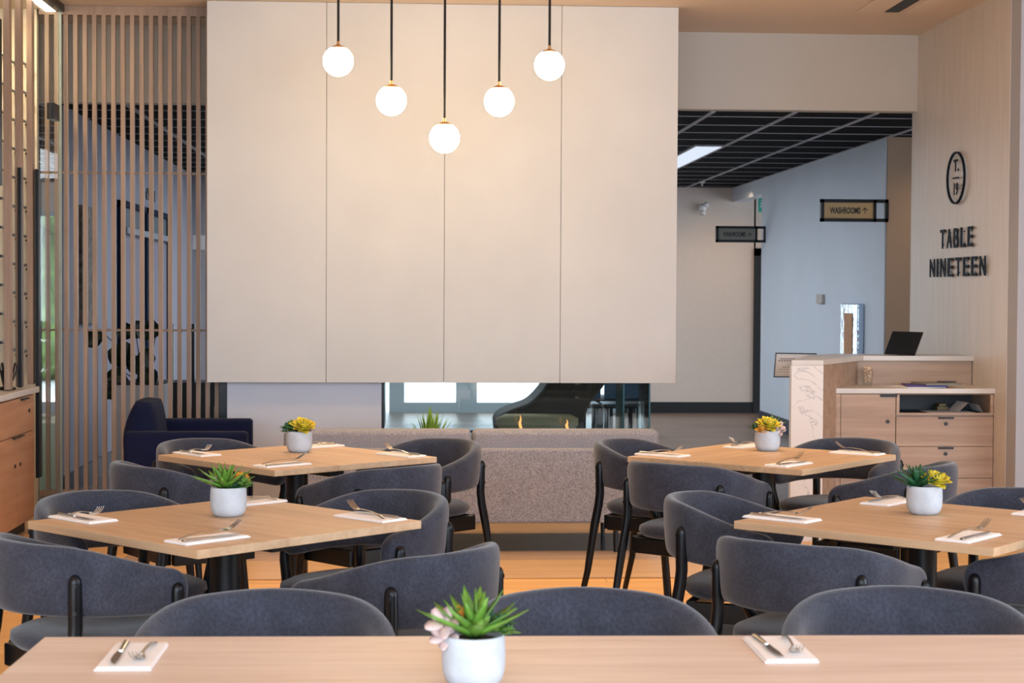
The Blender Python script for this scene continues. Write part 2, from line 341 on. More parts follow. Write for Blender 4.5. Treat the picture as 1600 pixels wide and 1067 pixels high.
link('side_glass', B(((ge - cx - .01, -.239, .52), (ge - cx, .229, zb - .002))), 'bglass', t)
gm = atY(976, 640, YH + .12).x
link('glass_edge', B(((ge - cx - .006, -.256, .52), (ge - cx + .004, -.244, zb - .002))), 'gedge', t)
link('glass_edge', B(((gm - cx - .005, -.2, .52), (gm - cx + .005, .2, zb - .002))), 'gedge', t)
link('burner', B(((-.55, -.05, .52), (.75, .05, .535))), 'black', t, bevel=.004)
for px, h in ((813, .10), (886, .07)):
    q = atY(px, 650, YH + .37); bm = bmesh.new()
    tube(bm, [(q.x - cx + .004 * math.sin(k * 1.7), 0, .53 + h * k / 6) for k in range(7)], [.006, .009, .009, .008, .006, .003, .001], 8)
    link('flame', bm, 'flame', t, smooth=True)

# ------------------------------------------------------------------ slatted screen
sx0 = atY(62, 300, YSC).x; sx1 = atY(341, 600, YSC).x
t = thing('slat_screen', 'tall oak slat screen with two cross rails behind the navy armchair', 'screen', (0, YSC, 0))
bm = bmesh.new(); x = atY(118.5, 300, YSC).x; step = .0589
k0 = int((sx0 - x) / step) - 1
for k in range(k0, 18):
    xx = x + step * k
    if sx0 <= xx <= sx1: box(bm, (xx - .013, -.01, .16), (xx + .013, .02, CEIL - .06))
link('slats', bm, 'slat', t)
zr1 = atY(200, 270, YSC).z; zr2 = atY(200, 516, YSC).z
link('top_rail', B(((sx0, -.012, CEIL - .06), (sx1, .04, CEIL - .002))), 'slat', t)
link('bottom_rail', B(((sx0, -.012, .12), (sx1, .04, .16))), 'slat', t)
link('middle_rail', B(((sx0, .021, zr1 - .007), (sx1, .035, zr1 + .007))), 'slat', t)
link('middle_rail', B(((sx0, .021, zr2 - .007), (sx1, .035, zr2 + .007))), 'slat', t)
link('plinth', B(((sx0, 0, 0), (sx1, .03, .12))), mat('greyish_plinth', S(130, 116, 108), .6), t)
# glass partition running toward the camera
t = thing('glass_partition', 'frameless glass partition with black patch fitting at the left', 'glass partition', (XL, 10.4, 0))
link('glass_pane', B(((-.006, -.14, .12), (.006, .40, CEIL - .05))), 'glass', t)
link('glass_pane_edge', B(((-.007, .40, .12), (.007, .412, CEIL - .05))), mat('pale_glass_edge', S(190, 200, 190), .2), t)
link('top_channel', B(((-.03, -6, CEIL - .045), (.02, .44, CEIL - .001))), 'black', t)
q = atX(85, 175, XL)
link('patch_fitting', B(((-.03, q.y - 10.4 - .08, q.z - .05), (.015, q.y - 10.4 + .08, q.z + .05))), 'black', t, bevel=.003)
link('floor_fitting', B(((-.03, .0, .06), (.03, .1, .15)), ((-.03, .25, .06), (.03, .38, .15))), 'black', t, bevel=.003)
# wine room side: posts, cream wall, peg racks, led
p0 = thing('post_frame', 'row of tall brown timber fins above the left service counter', 'post frame', (-2.27, 0, 0))
for i, px in enumerate((23, 40.5, 58)):
    X = -2.27; yv = X * F / (px - 650 + .0001); yv = atX(px, 400, X).y
    link('post', B(((-.045, yv - .07, .862), (.0 - .012, yv, CEIL - .07))), 'slat', p0, bevel=.002)
link('black_upright', B(((.0, 10.27, .3), (.02, 10.36, atX(63, 266, -2.26).z))), 'black', p0)
yq = atX(26, 400, -2.3).y
link('black_upright', B(((-.02, yq - .02, .862), (-.0, yq + .02, atX(26, 262, -2.3).z))), 'black', p0)
struct('wall_wine_room', B(((-4.4, 10.86, 0), (atY(58, 300, 10.86).x, 10.92, CEIL))), 'cream')
t = thing('cove_light', 'bright warm light strip in the ceiling of the wine room', 'ceiling light', (-2.4, 9.9, CEIL - .06))
link('cove', B(((-.5, -1.2, .03), (.14, .93, .059))), 'cream', t); link('light_strip', B(((.08, -1.2, .012), (.139, .92, .03))), 'led', t)
for i, (px, y0) in enumerate(((9, 86), (26.5, 98), (43, 100))):
    q = atY(px, y0, 10.84)
    t = thing('wine_rack', ['wine peg rack seen through the gap beside the black screen at far left', 'wine peg rack seen through the middle gap between brown fins', 'wine peg rack seen through the gap left of the last brown fin'][i], 'wine rack', (q.x, 10.84, 0), 0)
    link('rack_rail', B(((-.004, .0, .9), (.004, .02, 3.1))), 'steel', t)
    for k in range(12):
        z = q.z - .18 * k
        if z < .95: break
        bm = bmesh.new(); tube(bm, [(-.016, 0, z), (-.016, -.10, z)], .009, 8); tube(bm, [(.014, 0, z - .028), (.014, -.10, z - .028)], .009, 8)
        link('peg', bm, 'legs', t, smooth=False)
# black wall screen, far left edge
q0 = atX(6, 30, -2.25); q1 = atX(6, 290, -2.25)
tag(link('wall_screen', B(((-2.30, q0.y - 1.1, q1.z), (-2.26, q0.y, q0.z))), 'black', bevel=.004), 'black flat wall screen cut by the left edge of the photo', 'screen')
# ------------------------------------------------------------------ left service counter
XC = -2.25; yE = atX(57, 604, XC).y; zt = atX(57, 603.5, XC).z
t = thing('service_counter', 'warm oak service counter with white top at the left edge', 'counter', (XC, yE, 0))
link('counter_top', B(((-.62, -2.6, zt - .035), (.015, .01, zt))), 'quartz', t, bevel=.003)
link('carcass', B(((-.6, -2.59, .08), (-.02, 0, zt - .037))), 'cabL', t)
link('kick', B(((-.58, -2.55, 0), (-.06, -.05, .08))), 'dark', t)
for k in range(3):
    y1 = -.07 - k * .85; y0_ = y1 - .84
    dr = link('drawer', B(((-.02, y0_, zt - .25), (0, y1, zt - .045))), 'cabL', t, bevel=.001)
    link('pull', B(((.0, y1 - .34, zt - .058), (.018, y1 - .18, zt - .05))), 'black', dr)
    for kk in range(2):
        ya = y0_ + .422 * kk; dd = link('door', B(((-.02, ya, .085), (0, ya + .418, zt - .255))), 'cabL', t, bevel=.001)
        hy = ya + (.418 - .06 if kk == 0 else .06)
        link('pull', B(((.0, hy - .06, zt - .262), (.018, hy + .06, zt - .256))), 'black', dd)
        bm = bmesh.new(); tube(bm, [(-.001, hy, zt - .42), (.006, hy, zt - .42)], .011, 12); link('lock', bm, 'lockm', dd)
    bm = bmesh.new(); tube(bm, [(-.001, y1 - .13, zt - .13), (.006, y1 - .13, zt - .13)], .011, 12); link('lock', bm, 'lockm', dr)
# black cutlery caddy on it
q = atZ(8, 596, zt); q = Vector((q.x, q.y, zt)); q = Vector((-2.39, 9.9, zt))
q = atY(11, 600, 9.85); q.z = zt
t = thing('utensil_holder', 'black holder full of black-handled utensils on the left counter', 'utensil holder', q)
bm = bmesh.new(); lathe(bm, [(.05, 0), (.05, .012), (.022, .02), (.03, .05), (.042, .11)], 20); link('cup', bm, 'black', t, smooth=True)
random.seed(3)
for k in range(9):
    a = k * 2.4; r = .012 + .02 * (k % 3) / 2; bm = bmesh.new()
    tube(bm, [(r * math.cos(a), r * math.sin(a), .05), (r * 2.0 * math.cos(a), r * 2.0 * math.sin(a), .145 + .01 * (k % 2))], [.004, .006], 6)
    u = link('utensil', bm, 'lockm', None); u.location = q; tag(u, 'black-handled utensil in the black holder on the left counter', 'utensil', 'utensils in the black holder')
p2 = atY(3, 606, 9.6); tag(link('serving_tray', B(((-2.5, 9.3, zt), (-2.40, 9.6, zt + .01))), 'black', bevel=.003), 'small black tray on the left counter in front of the utensil holder', 'tray')

# ------------------------------------------------------------------ reception counter, right
YC = 9.95
zc = atY(1430, 607, YC).z
x0 = atY(1299, 610, YC).x; x1 = atY(1562, 610, YC).x
t = thing('reception_counter', 'pale oak host counter with quartz tops and marble end below the sign', 'counter', (x0, YC, 0))
W = x1 - x0
YR = YC + .42   # raised back panel plane
zr = atY(1450, 556, YR).z
link('lower_top', B(((0, 0, zc - .03), (W, .41, zc))), 'quartz', t, bevel=.002)
cx0 = atY(1303, 650, YC).x - x0; cx1 = atY(1556, 650, YC).x - x0; xd0 = atY(1314, 650, YC).x - x0; xd1 = atY(1400, 650, YC).x - x0; xe = atY(1552, 650, YC).x - x0
zs = lambda py: atY(1450, py, YC).z
nz0 = zs(645); nz1 = zs(616)
link('carcass', B(((cx0, .022, .08), (xd1, .4, zc - .032)), ((xd1, .022, .08), (cx1, .4, nz0 - .012)), ((xd1, .022, nz1 + .005), (cx1, .4, zc - .032)), ((xd1, .022, nz0 - .012), (xd1 + .012, .4, nz1 + .005)), ((xe - .012, .022, nz0 - .012), (cx1, .4, nz1 + .005)), ((xd1 + .012, .38, nz0 - .012), (xe - .012, .4, nz1 + .005))), 'cab', t)
link('niche_lining', B(((xd1 + .013, .03, nz0 - .011), (xe - .013, .379, nz0 - .004)), ((xd1 + .013, .36, nz0 - .004), (xe - .013, .379, nz1 + .004))), 'dark', t)
link('kick', B(((cx0 + .02, .06, 0), (cx1 - .02, .38, .08))), 'dark', t)
link('filler', B(((cx0, .0, .08), (xd0 - .003, .022, zc - .034))), 'cab', t)
link('side_panel', B(((xe + .003, .0, .08), (cx1, .022, zc - .034))), 'cab', t)
dd = link('door', B(((xd0, .0, .085), (xd1 - .003, .021, zc - .036))), 'cab', t, bevel=.001)
hx = atY(1388, 650, YC).x - x0
link('pull', B(((hx - .05, -.014, zc - .05), (hx + .05, .0, zc - .036))), 'black', dd)
lx = atY(1387, 650, YC).x - x0
def lock(x, z, par):
    bm = bmesh.new(); tube(bm, [(x, .001, z), (x, -.005, z)], .0115, 14); link('lock', bm, 'lockm', par)
lock(lx, zs(658.5), dd)
ys = [651, 698, 747.5, 800, 850]
for k in range(4):
    dr = link('drawer', B(((xd1 + .002, 0, max(.085, zs(ys[k + 1]) + .003)), (xe, .021, zs(ys[k])))), 'cab', t, bevel=.001)
    hx = atY(1478, 650, YC).x - x0
    link('pull', B(((hx - .045, -.014, zs(ys[k]) - .012), (hx + .045, 0, zs(ys[k]) - .002))), 'black', dr)
    lock(hx, zs(ys[k] + 11), dr)
link('niche_frame', B(((xd1 + .002, 0, nz0 - .014), (xe, .02, nz0)), ((xd1 + .002, 0, nz1), (xe, .02, zc - .036)), ((xd1 + .002, 0, nz0), (xd1 + .02, .02, nz1)), ((xe - .018, 0, nz0), (xe, .02, nz1))), 'cab', t)
# raised part: back panel, left arm, marble end
xr1 = atY(1518, 590, YR).x - x0; xr0 = atY(1340, 590, YR).x - x0
link('back_panel', B(((xr0, YR - YC, 0), (xr1, YR - YC + .05, zr - .03))), 'cab', t)
YM = 9.62
mx0 = atY(1236, 650, YM).x - x0; mx1 = atY(1286, 650, YM).x - x0
zm = atY(1260, 562, YM).z; zr = min(zr, zm) if abs(zr - zm) < .03 else zr
ax = xr0
bm = bmesh.new()
for (za, zb_) in ((0, zr - .001),):
    vs = [(mx0 + .0, YM - YC + .05), (mx1, YM - YC + .05), (ax, YR - YC), (ax, YR - YC + .05), (atY(1262, 600, YR + .05).x - x0, YR - YC + .05)]
    lo = [bm.verts.new((x, y, za)) for x, y in vs]; hi = [bm.verts.new((x, y, zb_ - .03)) for x, y in vs]
    bm.faces.new(lo[::-1]); bm.faces.new(hi)
    for i in range(5): bm.faces.new((lo[i], lo[(i + 1) % 5], hi[(i + 1) % 5], hi[i]))
link('arm_panel', bm, 'cab', t)
bm = bmesh.new(); vs = [(mx0, YM - YC), (mx1, YM - YC), (mx1 + .004, YM - YC + .05), (ax + .03, YR - YC - .02), (xr1 + .03, YR - YC - .02), (xr1 + .03, YR - YC + .32), (atY(1300, 600, YR + .32).x - x0, YR - YC + .32), (atY(1262, 600, YR + .05).x - x0, YR - YC + .05)]
lo = [bm.verts.new((x, y, zr - .03)) for x, y in vs]; hi = [bm.verts.new((x, y, zr)) for x, y in vs]
bm.faces.new(lo[::-1]); bm.faces.new(hi)
for i in range(8): bm.faces.new((lo[i], lo[(i + 1) % 8], hi[(i + 1) % 8], hi[i]))
link('raised_top', bm, 'quartz', t, bevel=.002)
def marble():
    m = mat('veined_marble', S(224, 214, 206), .3); nt = m.node_tree; N = nt.nodes; L = nt.links; b = N['Principled BSDF']
    tc = N.new('ShaderNodeTexCoord'); n = N.new('ShaderNodeTexNoise'); n.inputs['Scale'].default_value = 2.2; n.inputs['Detail'].default_value = 6; n.inputs['Distortion'].default_value = 1.2
    L.new(tc.outputs['Object'], n.inputs[0]); s = N.new('ShaderNodeMath'); s.operation = 'SUBTRACT'; s.inputs[1].default_value = .5; L.new(n.outputs['Fac'], s.inputs[0])
    a = N.new('ShaderNodeMath'); a.operation = 'ABSOLUTE'; L.new(s.outputs[0], a.inputs[0])
    cr = N.new('ShaderNodeValToRGB'); e = cr.color_ramp.elements; e[0].position = 0; e[0].color = S(186, 178, 174); e[1].position = .007; e[1].color = S(224, 214, 206)
    L.new(a.outputs[0], cr.inputs[0]); L.new(cr.outputs[0], b.inputs['Base Color']); return m
link('marble_end', B(((mx0, YM - YC, 0), (mx1, YM - YC + .049, zr - .0305))), marble(), t, bevel=.001)
# things on the counter
q = atZ(1348, 601, zc); 
t = thing('mint_glass', 'small clear glass heaped with wrapped peach mints on the host counter', 'glass', (q.x, YC + .31, zc + .001))
bm = bmesh.new(); lathe(bm, [(.025, 0), (.028, .0), (.036, .1), (.034, .1), (.026, .012), (0.001, .012)], 24, close=False); link('tumbler', bm, 'glass', t, smooth=True)
bm = bmesh.new(); random.seed(5)
for k in range(60):
    a = random.random() * 2 * PI; z = .022 + random.random() * .088; r = (.020 + z * .07) * math.sqrt(random.random()) * (1 if z < .1 else .6)
    bmesh.ops.create_icosphere(bm, subdivisions=1, radius=.0075, matrix=Matrix.Translation((r * math.cos(a), r * math.sin(a), z)))
o = link('mints', bm, 'amber', t, smooth=True); o['kind'] = 'stuff'
qa = atZ(1402, 603.5, zc + .004); qb = atZ(1490, 605, zc)
random.seed(2)
for k, (px, w_, m_, rz, lab) in enumerate(((1428, .26, 'paper', .25, 'pale paper folder at the bottom of the pile on the host counter'), (1440, .24, 'purple', -.12, 'purple edged folder lying on the host counter pile'), (1458, .22, 'signgr', .1, 'dark menu folder on top of the pile on the host counter'))):
    q = atZ(px, 604, zc); yy = YC + .16
    f = link('folder', B(((-w_ / 2, -.12, 0), (w_ / 2, .12, .006 + .002 * k))), m_, bevel=.001); f.location = (q.x, yy, zc + .0005 + .0085 * k); f.rotation_euler = (0, 0, rz)
    tag(f, lab, 'folder')
pn = link('pen', B(((-.06, -.004, 0), (.06, .004, .008))), 'lockm', bevel=.002); q = atZ(1470, 603, zc); pn.location = (q.x, YC + .17, zc + .0285); tag(pn, 'black pen lying on the folders on the host counter', 'pen')
# niche contents
zn = nz0 - .0035 + 0
q = atY(1508, 641, YC + .15)
bm = bmesh.new(); 
for a_, b__ in (((-.075, 0), (-.02, .055)), ((-.02, .055), (.045, .045)), ((.045, .045), (.075, 0))):
    v = [bm.verts.new(p) for p in ((a_[0], -.1, a_[1]), (b__[0], -.1, b__[1]), (b__[0], .1, b__[1]), (a_[0], .1, a_[1]))]; bm.faces.new(v)
    v = [bm.verts.new(p) for p in ((a_[0], -.1, a_[1] + .002), (b__[0], -.1, b__[1] + .002), (b__[0], .1, b__[1] + .002), (a_[0], .1, a_[1] + .002))]; bm.faces.new(v)
o = link('folded_card', bm, 'paper'); o.location = (q.x, YC + .14, zn); o.location.z = zn + .004; tag(o, 'folded white card standing in the open shelf of the host counter', 'card')
o = link('paper_sheet', B(((-.16, -.1, 0), (.12, .1, .003))), 'paper'); o.location = (atY(1485, 641, YC + .14).x, YC + .14, zn); tag(o, 'flat white paper sheet under the folded card in the open shelf', 'paper')
q = atY(1478, 640, YC + .14); bm = bmesh.new(); box(bm, (-.035, -.04, 0), (.035, .04, .022)); box(bm, (-.022, -.03, .022), (.022, .03, .04))
o = link('stapler_box', bm, mat('dull_gold_box', S(110, 95, 60), .5, .3), bevel=.002); o.location = (atY(1476, 640, YC + .2).x, YC + .27, zn + .0035); tag(o, 'small dull gold desk item at the back of the open shelf', 'desk item')
# tablet computer on raised top
q = atZ(1410, 554, zr); yT = YR + .12
ql = atY(1386, 554, yT); qr = atY(1424, 554, yT)
t = thing('tablet_computer', 'black tablet tilted back on its stand on the raised host counter', 'tablet', ((ql.x + qr.x) / 2, yT, zr))
bm = bmesh.new(); R = Matrix.Rotation(math.radians(-58), 4, 'Z') @ Matrix.Rotation(math.radians(-28), 4, 'X')
box(bm, (-.125, -.005, .004), (.125, .005, .165), R=R); link('screen_body', bm, 'black', t, bevel=.003)
link('stand_base', B(((-.03, -.07, 0), (.08, .07, .006))), 'black', t, bevel=.002)
# menu sign on a stand behind the marble end
yN = 10.9
cs = [atY(1213, 551, yN), atY(1276, 552, yN), atY(1272, 590, yN), atY(1210, 589.5, yN)]
t = thing('menu_stand', 'white printed menu board on a stand behind the marble counter end', 'menu stand', ((cs[0].x + cs[1].x) / 2, yN, 0))
ox = (cs[0].x + cs[1].x) / 2
bm = bmesh.new()
def slab(bm, pts, y0, y1):
    lo = [bm.verts.new((p.x - ox, y0, p.z)) for p in pts]; hi = [bm.verts.new((p.x - ox, y1, p.z)) for p in pts]
    bm.faces.new(lo); bm.faces.new(hi[::-1])
    for i in range(len(pts)): bm.faces.new((lo[i], hi[i], hi[(i + 1) % len(pts)], lo[(i + 1) % len(pts)]))
slab(bm, cs, 0, .01); link('board', bm, 'paper', t)
d_ = Vector((0, 0, .007)); d2 = Vector((.004, 0, 0))
bm = bmesh.new(); slab(bm, [cs[0], cs[1], cs[1] - d_, cs[0] - d_], -.004, .012); slab(bm, [cs[3] + d_, cs[2] + d_, cs[2], cs[3]], -.004, .012); slab(bm, [cs[0] - d2, cs[0], cs[3], cs[3] - d2], -.004, .012)
link('frame', bm, 'dark', t)
xm = atY(1231, 560, yN).x - ox
for s_, py, sz in (('DINNER', 560.5, .022), ('GOOD FOOD', 564, .019), ('MENU', 573.5, .016), ('OPEN DAILY', 577, .010)):
    pass
bm = bmesh.new()
for py, wd, h in ((560.5, .05, .009), (563.5, .062, .009), (569, .004, .004), (573.5, .035, .006), (577, .06, .004), (581, .07, .003)):
    z = atY(1231, py, yN).z; n_ = 7
    for k in range(n_):
        xx = xm - wd + 2 * wd * k / n_; box(bm, (xx, -.0015, z - h / 2), (xx + 2 * wd / n_ * .7, 0, z + h / 2))
link('lettering', bm, mat('grey_print', S(150, 140, 140), .7), t)
bm = bmesh.new(); tube(bm, [(.02, .03, 0.01), (.02, .03, .93)], .012, 10); lathe(bm, [(.15, 0), (.15, .012), (.02, .02)], 24, (.02, .03, 0)); link('pole', bm, 'black', t)

# ------------------------------------------------------------------ sign wall lettering
def wall_text(s, pxa, pxb, pya, pyb, name, label):
    A_ = atX(pxa, pya, XW - .02); B_ = atX(pxb, pyb, XW - .02); c = (A_ + B_) / 2
    width = abs(A_.y - B_.y); h = atX((pxa + pxb) / 2, min(pya, pyb), XW).z
    t = thing(name, label, 'sign lettering', (XW, c.y, c.z)); n = len(s)
    return t, width
def letters(s, pxa, pxb, cy, hpx, name, label):
    A_ = atX(pxa, cy, XW); B_ = atX(pxb, cy, XW); ym = (A_.y + B_.y) / 2
    t = thing(name, label, 'sign lettering', (XW, ym, atX((pxa + pxb) / 2, cy, XW).z))
    wtot = A_.y - B_.y; hh = hpx * ym / F; n = len(s); wts = [(.22 if c in 'I' else 1) for c in s]; gap = .5
    unit = wtot / (sum(wts) + gap * (n - 1)); pos = 0
    for c, wt in zip(s, wts):
        o = text_mesh('letter', c, 'ink', t, 1, .0, Matrix.Identity(4)); me = o.data
        xs = [v.co.x for v in me.vertices]; ys_ = [v.co.y for v in me.vertices]; bx, by = max(xs) - min(xs), max(ys_) - min(ys_); mx_, my_ = (max(xs) + min(xs)) / 2, (max(ys_) + min(ys_)) / 2
        bpy.data.objects.remove(o)
        cu = bpy.data.curves.new('l', 'FONT'); cu.body = c; cu.size = 1; cu.extrude = .003; cu.offset = .012; cu.align_x = 'CENTER'; cu.align_y = 'CENTER'
        tt = bpy.data.objects.new('tmp', cu); C.objects.link(tt); dg = bpy.context.evaluated_depsgraph_get(); me = bpy.data.meshes.new_from_object(tt.evaluated_get(dg)); bpy.data.objects.remove(tt)
        cxp = -wtot / 2 + pos + unit * wt / 2; pos += unit * (wt + gap)
        for v in me.vertices:
            lx_ = (v.co.x - mx_) / bx * unit * wt; lz = (v.co.y - my_) / by * hh
            v.co = Vector((-.013 - v.co.z, -(cxp + lx_), lz))
        me.materials.clear(); me.materials.append(M['ink']); me.name = 'letter'
        ob = bpy.data.objects.new('letter', me); C.objects.link(ob); ob.parent = t
        bm = bmesh.new(); tube(bm, [(0.0, -cxp, -hh * .3), (-.010, -cxp, -hh * .3)], .003, 6); tube(bm, [(0.0, -cxp, hh * .3), (-.010, -cxp, hh * .3)], .003, 6)
        link('standoff', bm, 'black', ob)
    return t
letters('TABLE', 1472.5, 1523, 371.5, 30, 'sign_lettering', 'black raised letters reading TABLE on the plaster sign wall')
letters('NINETEEN', 1456, 1543, 417, 29, 'sign_lettering', 'black raised letters reading NINETEEN below the word TABLE')
A_ = atX(1484.5, 278, XW); B_ = atX(1512, 278, XW); ym = (A_.y + B_.y) / 2; zc_ = atX(1498, 278, XW).z; rad = (atX(1498, 237, XW).z - atX(1498, 319, XW).z) / 2
t = thing('sign_emblem', 'black round emblem reading T over 19 high on the plaster sign wall', 'emblem', (XW, ym, zc_))
bm = bmesh.new(); n = 48; ry = (A_.y - B_.y) / 2; rings = []
for k in range(n):
    a = 2 * PI * k / n; ca, sa = math.cos(a), math.sin(a)
    rings.append([bm.verts.new((xx, (ry - w_) * ca, (rad - w_) * sa)) for xx, w_ in ((-.012, 0), (-.026, 0), (-.026, .011), (-.012, .011))])
for k in range(n):
    for j in range(4): bm.faces.new((rings[k][j], rings[k][(j + 1) % 4], rings[(k + 1) % n][(j + 1) % 4], rings[(k + 1) % n][j]))
link('ring', bm, 'ink', t)
RW = Matrix(((0, 0, -1, -.02), (-1, 0, 0, 0), (0, 1, 0, 0), (0, 0, 0, 1)))
text_mesh('letter', 'T.', 'ink', t, .105, .002, Matrix.Translation((0, -.01, .075)) @ RW, 1.25, .0022)
text_mesh('numeral', '19', 'ink', t, .105, .002, Matrix.Translation((0, 0, -.075)) @ RW, 1.0, .0022)
link('bar', B(((-.026, -.05, -.004), (-.012, .05, .004))), 'ink', t)

# ------------------------------------------------------------------ corridor things
def blade_sign(Y, x0p, x1p, y0p, y1p, panel, arrow, label):
    a = atY(x0p, y0p, Y); b = atY(x1p, y1p, Y); cx = (a.x + b.x) / 2; cz = (a.z + b.z) / 2; W_ = b.x - a.x; H_ = a.z - b.z
    t = thing('washroom_sign', label, 'sign', (cx, Y, cz)); f = .045 * W_ * 1.1
    xs = .78 * W_ - W_ / 2
    link('frame', B(((-W_ / 2, -.02, -H_ / 2), (W_ / 2, .02, -H_ / 2 + f)), ((-W_ / 2, -.02, H_ / 2 - f), (W_ / 2, .02, H_ / 2)), ((-W_ / 2, -.02, -H_ / 2), (-W_ / 2 + f, .02, H_ / 2)), ((W_ / 2 - f, -.02, -H_ / 2), (W_ / 2, .02, H_ / 2)), ((xs, -.02, -H_ / 2), (xs + f * .85, .02, H_ / 2))), 'black', t)
    link('panel', B(((-W_ / 2 + f, -.012, -H_ / 2 + f), (xs, .012, H_ / 2 - f))), panel, t)
    T = Matrix.Translation((-W_ / 2 + f + .0, -.013, 0)) @ Matrix.Rotation(PI / 2, 4, 'X')
    o = text_mesh('lettering', 'WASHROOMS', 'lockm', t, 1, .0, Matrix.Identity(4), 1, .035)
    vx = [v.co.x for v in o.data.vertices]; vy = [v.co.y for v in o.data.vertices]; ax0, ax1, ay0, ay1 = min(vx), max(vx), min(vy), max(vy)
    for v in o.data.vertices: v.co = Vector((-.139 * W_ + ((v.co.x - ax0) / (ax1 - ax0) - .5) * .45 * W_, -.0135, ((v.co.y - ay0) / (ay1 - ay0) - .5) * .29 * H_))
    bm = bmesh.new(); c0 = Vector((.157 * W_, -.0135, 0)); r = .024 * W_ / .54
    def st(p, q):
        tube(bm, [c0 + Vector(p) * r, c0 + Vector(q) * r], .003, 6)
    if arrow == 'up': st((0, 0, -1), (0, 0, .9)); st((-.9, 0, 0), (0, 0, .9)); st((.9, 0, 0), (0, 0, .9))
    else: st((-1, 0, 0), (.9, 0, 0)); st((0, 0, -.9), (.9, 0, 0)); st((0, 0, .9), (.9, 0, 0))
    link('arrow', bm, 'lockm', t)
    xw = XB - cx
    link('bracket', B(((W_ / 2, -.01, -H_ / 2 + .02), (max(xw, W_ / 2 + .006), .01, H_ / 2 - .02)), ((max(xw, W_ / 2 + .006) - .006, .01, -H_ / 2 + .02), (max(xw, W_ / 2 + .006), .1, H_ / 2 - .02))), 'black', t)
blade_sign(13.4, 1282, 1387, 311, 347, 'signbr', 'up', 'larger bronze WASHROOMS sign with upward arrow on the blue-grey wall')
blade_sign(18.2, 1118.5, 1197, 353, 379, 'signgr', 'right', 'smaller dark WASHROOMS sign with right arrow at the far corridor corner')
q0 = atX(1280, 467, XB); q1 = atX(1289, 467, XB)
tag(link('light_switch', B(((XB - .03, q1.y, atX(1285, 474, XB).z), (XB, q0.y, atX(1285, 460, XB).z))), mat('taupe_plastic', S(170, 160, 155), .5), bevel=.004), 'small taupe wall switch on the blue-grey corridor wall', 'switch')
q0 = atX(1324, 474, XB); q1 = atX(1351, 474, XB); zb0 = atX(1337, 556, XB).z - .14; zt0 = q0.z
t = thing('wall_mirror', 'narrow wall piece with rippled chrome frame and orange centre, above the counter', 'wall mirror', (XB, (q0.y + q1.y) / 2, (zt0 + zb0) / 2)); hy = (q0.y - q1.y) / 2; hz = (zt0 - zb0) / 2
link('chrome_frame', B(((-.06, -hy, -hz), (0, hy, hz))), 'chrome', t, bevel=.01); link('centre_panel', B(((-.066, -hy * .45, -hz * .72), (-.058, hy * .5, hz * .72))), 'copper', t)
# emergency light on the back wall
q = atY(1096, 325, YB)
t = thing('emergency_light', 'white twin-head emergency light high on the beige back wall', 'emergency light', (q.x, YB, q.z))
bm = bmesh.new(); bmesh.ops.create_uvsphere(bm, u_segments=16, v_segments=10, radius=.05, matrix=Matrix.Translation((0, -.05, 0))); link('body', bm, 'white', t, smooth=True)
for dx, dz in ((-.0, -.07), (.045, .04)):
    bm = bmesh.new(); tube(bm, [(dx * .5, -.06, dz * .4), (dx, -.10, dz)], [.02, .035], 12); link('lamp_head', bm, 'white', t, smooth=True)
q = atX(1190, 320, XB); q = atY(1190.5, 320, 19.3)
t = thing('exit_sign', 'green running man exit sign under the corridor header', 'exit sign', (q.x, 19.3, q.z))
link('sign_face', B(((-.042, -.01, -.085), (.042, .01, .085))), 'exitg', t, bevel=.002)
bm = bmesh.new(); bmesh.ops.create_uvsphere(bm, u_segments=8, v_segments=6, radius=.010, matrix=Matrix.Translation((.0, -.012, .045)))
for a_, b__ in (((0, .035), (-.004, 0)), ((-.004, 0), (-.022, -.03)), ((-.004, 0), (.016, -.02)), ((.016, -.02), (.014, -.045)), ((0, .028), (-.02, .015)), ((0, .028), (.02, .02))): tube(bm, [(a_[0], -.012, a_[1]), (b__[0], -.012, b__[1])], .0055, 6)
link('running_man', bm, 'paper', t); link('mount', B(((-.01, -.008, .085), (.01, .008, 2.69 - q.z - .085 if False else .12))), 'black', t)
# corridor sprinkler
q = atZ(1097, 283, ZB); bm = bmesh.new(); lathe(bm, [(.035, 0), (.03, -.012), (.008, -.02), (.008, -.04), (.02, -.045)], 12)
o = link('sprinkler', bm, 'white', smooth=True); o.location = (q.x, q.y, ZB - .008); tag(o, 'tiny white sprinkler head on the black corridor ceiling', 'sprinkler')

# ------------------------------------------------------------------ lounge seen through the fireplace
def window(n, x0, x1, z1, frame=.13, bot=.12, mull=None):
    t = struct('window_%d' % n, B(((x0, YB - .02, 0), (x1, YB + .06, bot)), ((x0, YB - .02, z1 - .06), (x1, YB + .06, z1)), ((x0, YB - .02, bot), (x0 + frame, YB + .06, z1 - .06)), ((x1 - frame, YB - .02, bot), (x1, YB + .06, z1 - .06))), 'gframe')
    link('window_pane', B(((x0 + frame, YB + .02, bot), (x1 - frame, YB + .03, z1 - .06))), 'glass', t); return t
X_ = lambda px: atY(px, 620, YB).x
window(1, X_(608), X_(736), 2.35, .1 * 1.8); window(2, X_(736), X_(868), 2.35, .07)
window(3, X_(868), X_(960), 2.35, .06); window(4, X_(960), bw0, 2.35, .06)
window(5, -5, -4.15, 2.35, .05, .12); window(6, -4.15, -3.3, 2.35, .05, .12)
struct('wall_outside', B(((-30, YB + .4, -.12), (30, 60, -.02))), 'pave')
bm = bmesh.new(); random.seed(8)
for k in range(60):
    bmesh.ops.create_icosphere(bm, subdivisions=2, radius=random.uniform(.5, 1.1), matrix=Matrix.Translation((random.uniform(-9, -4.5), random.uniform(27, 31), random.uniform(.6, 5))))
for f in bm.faces: pass
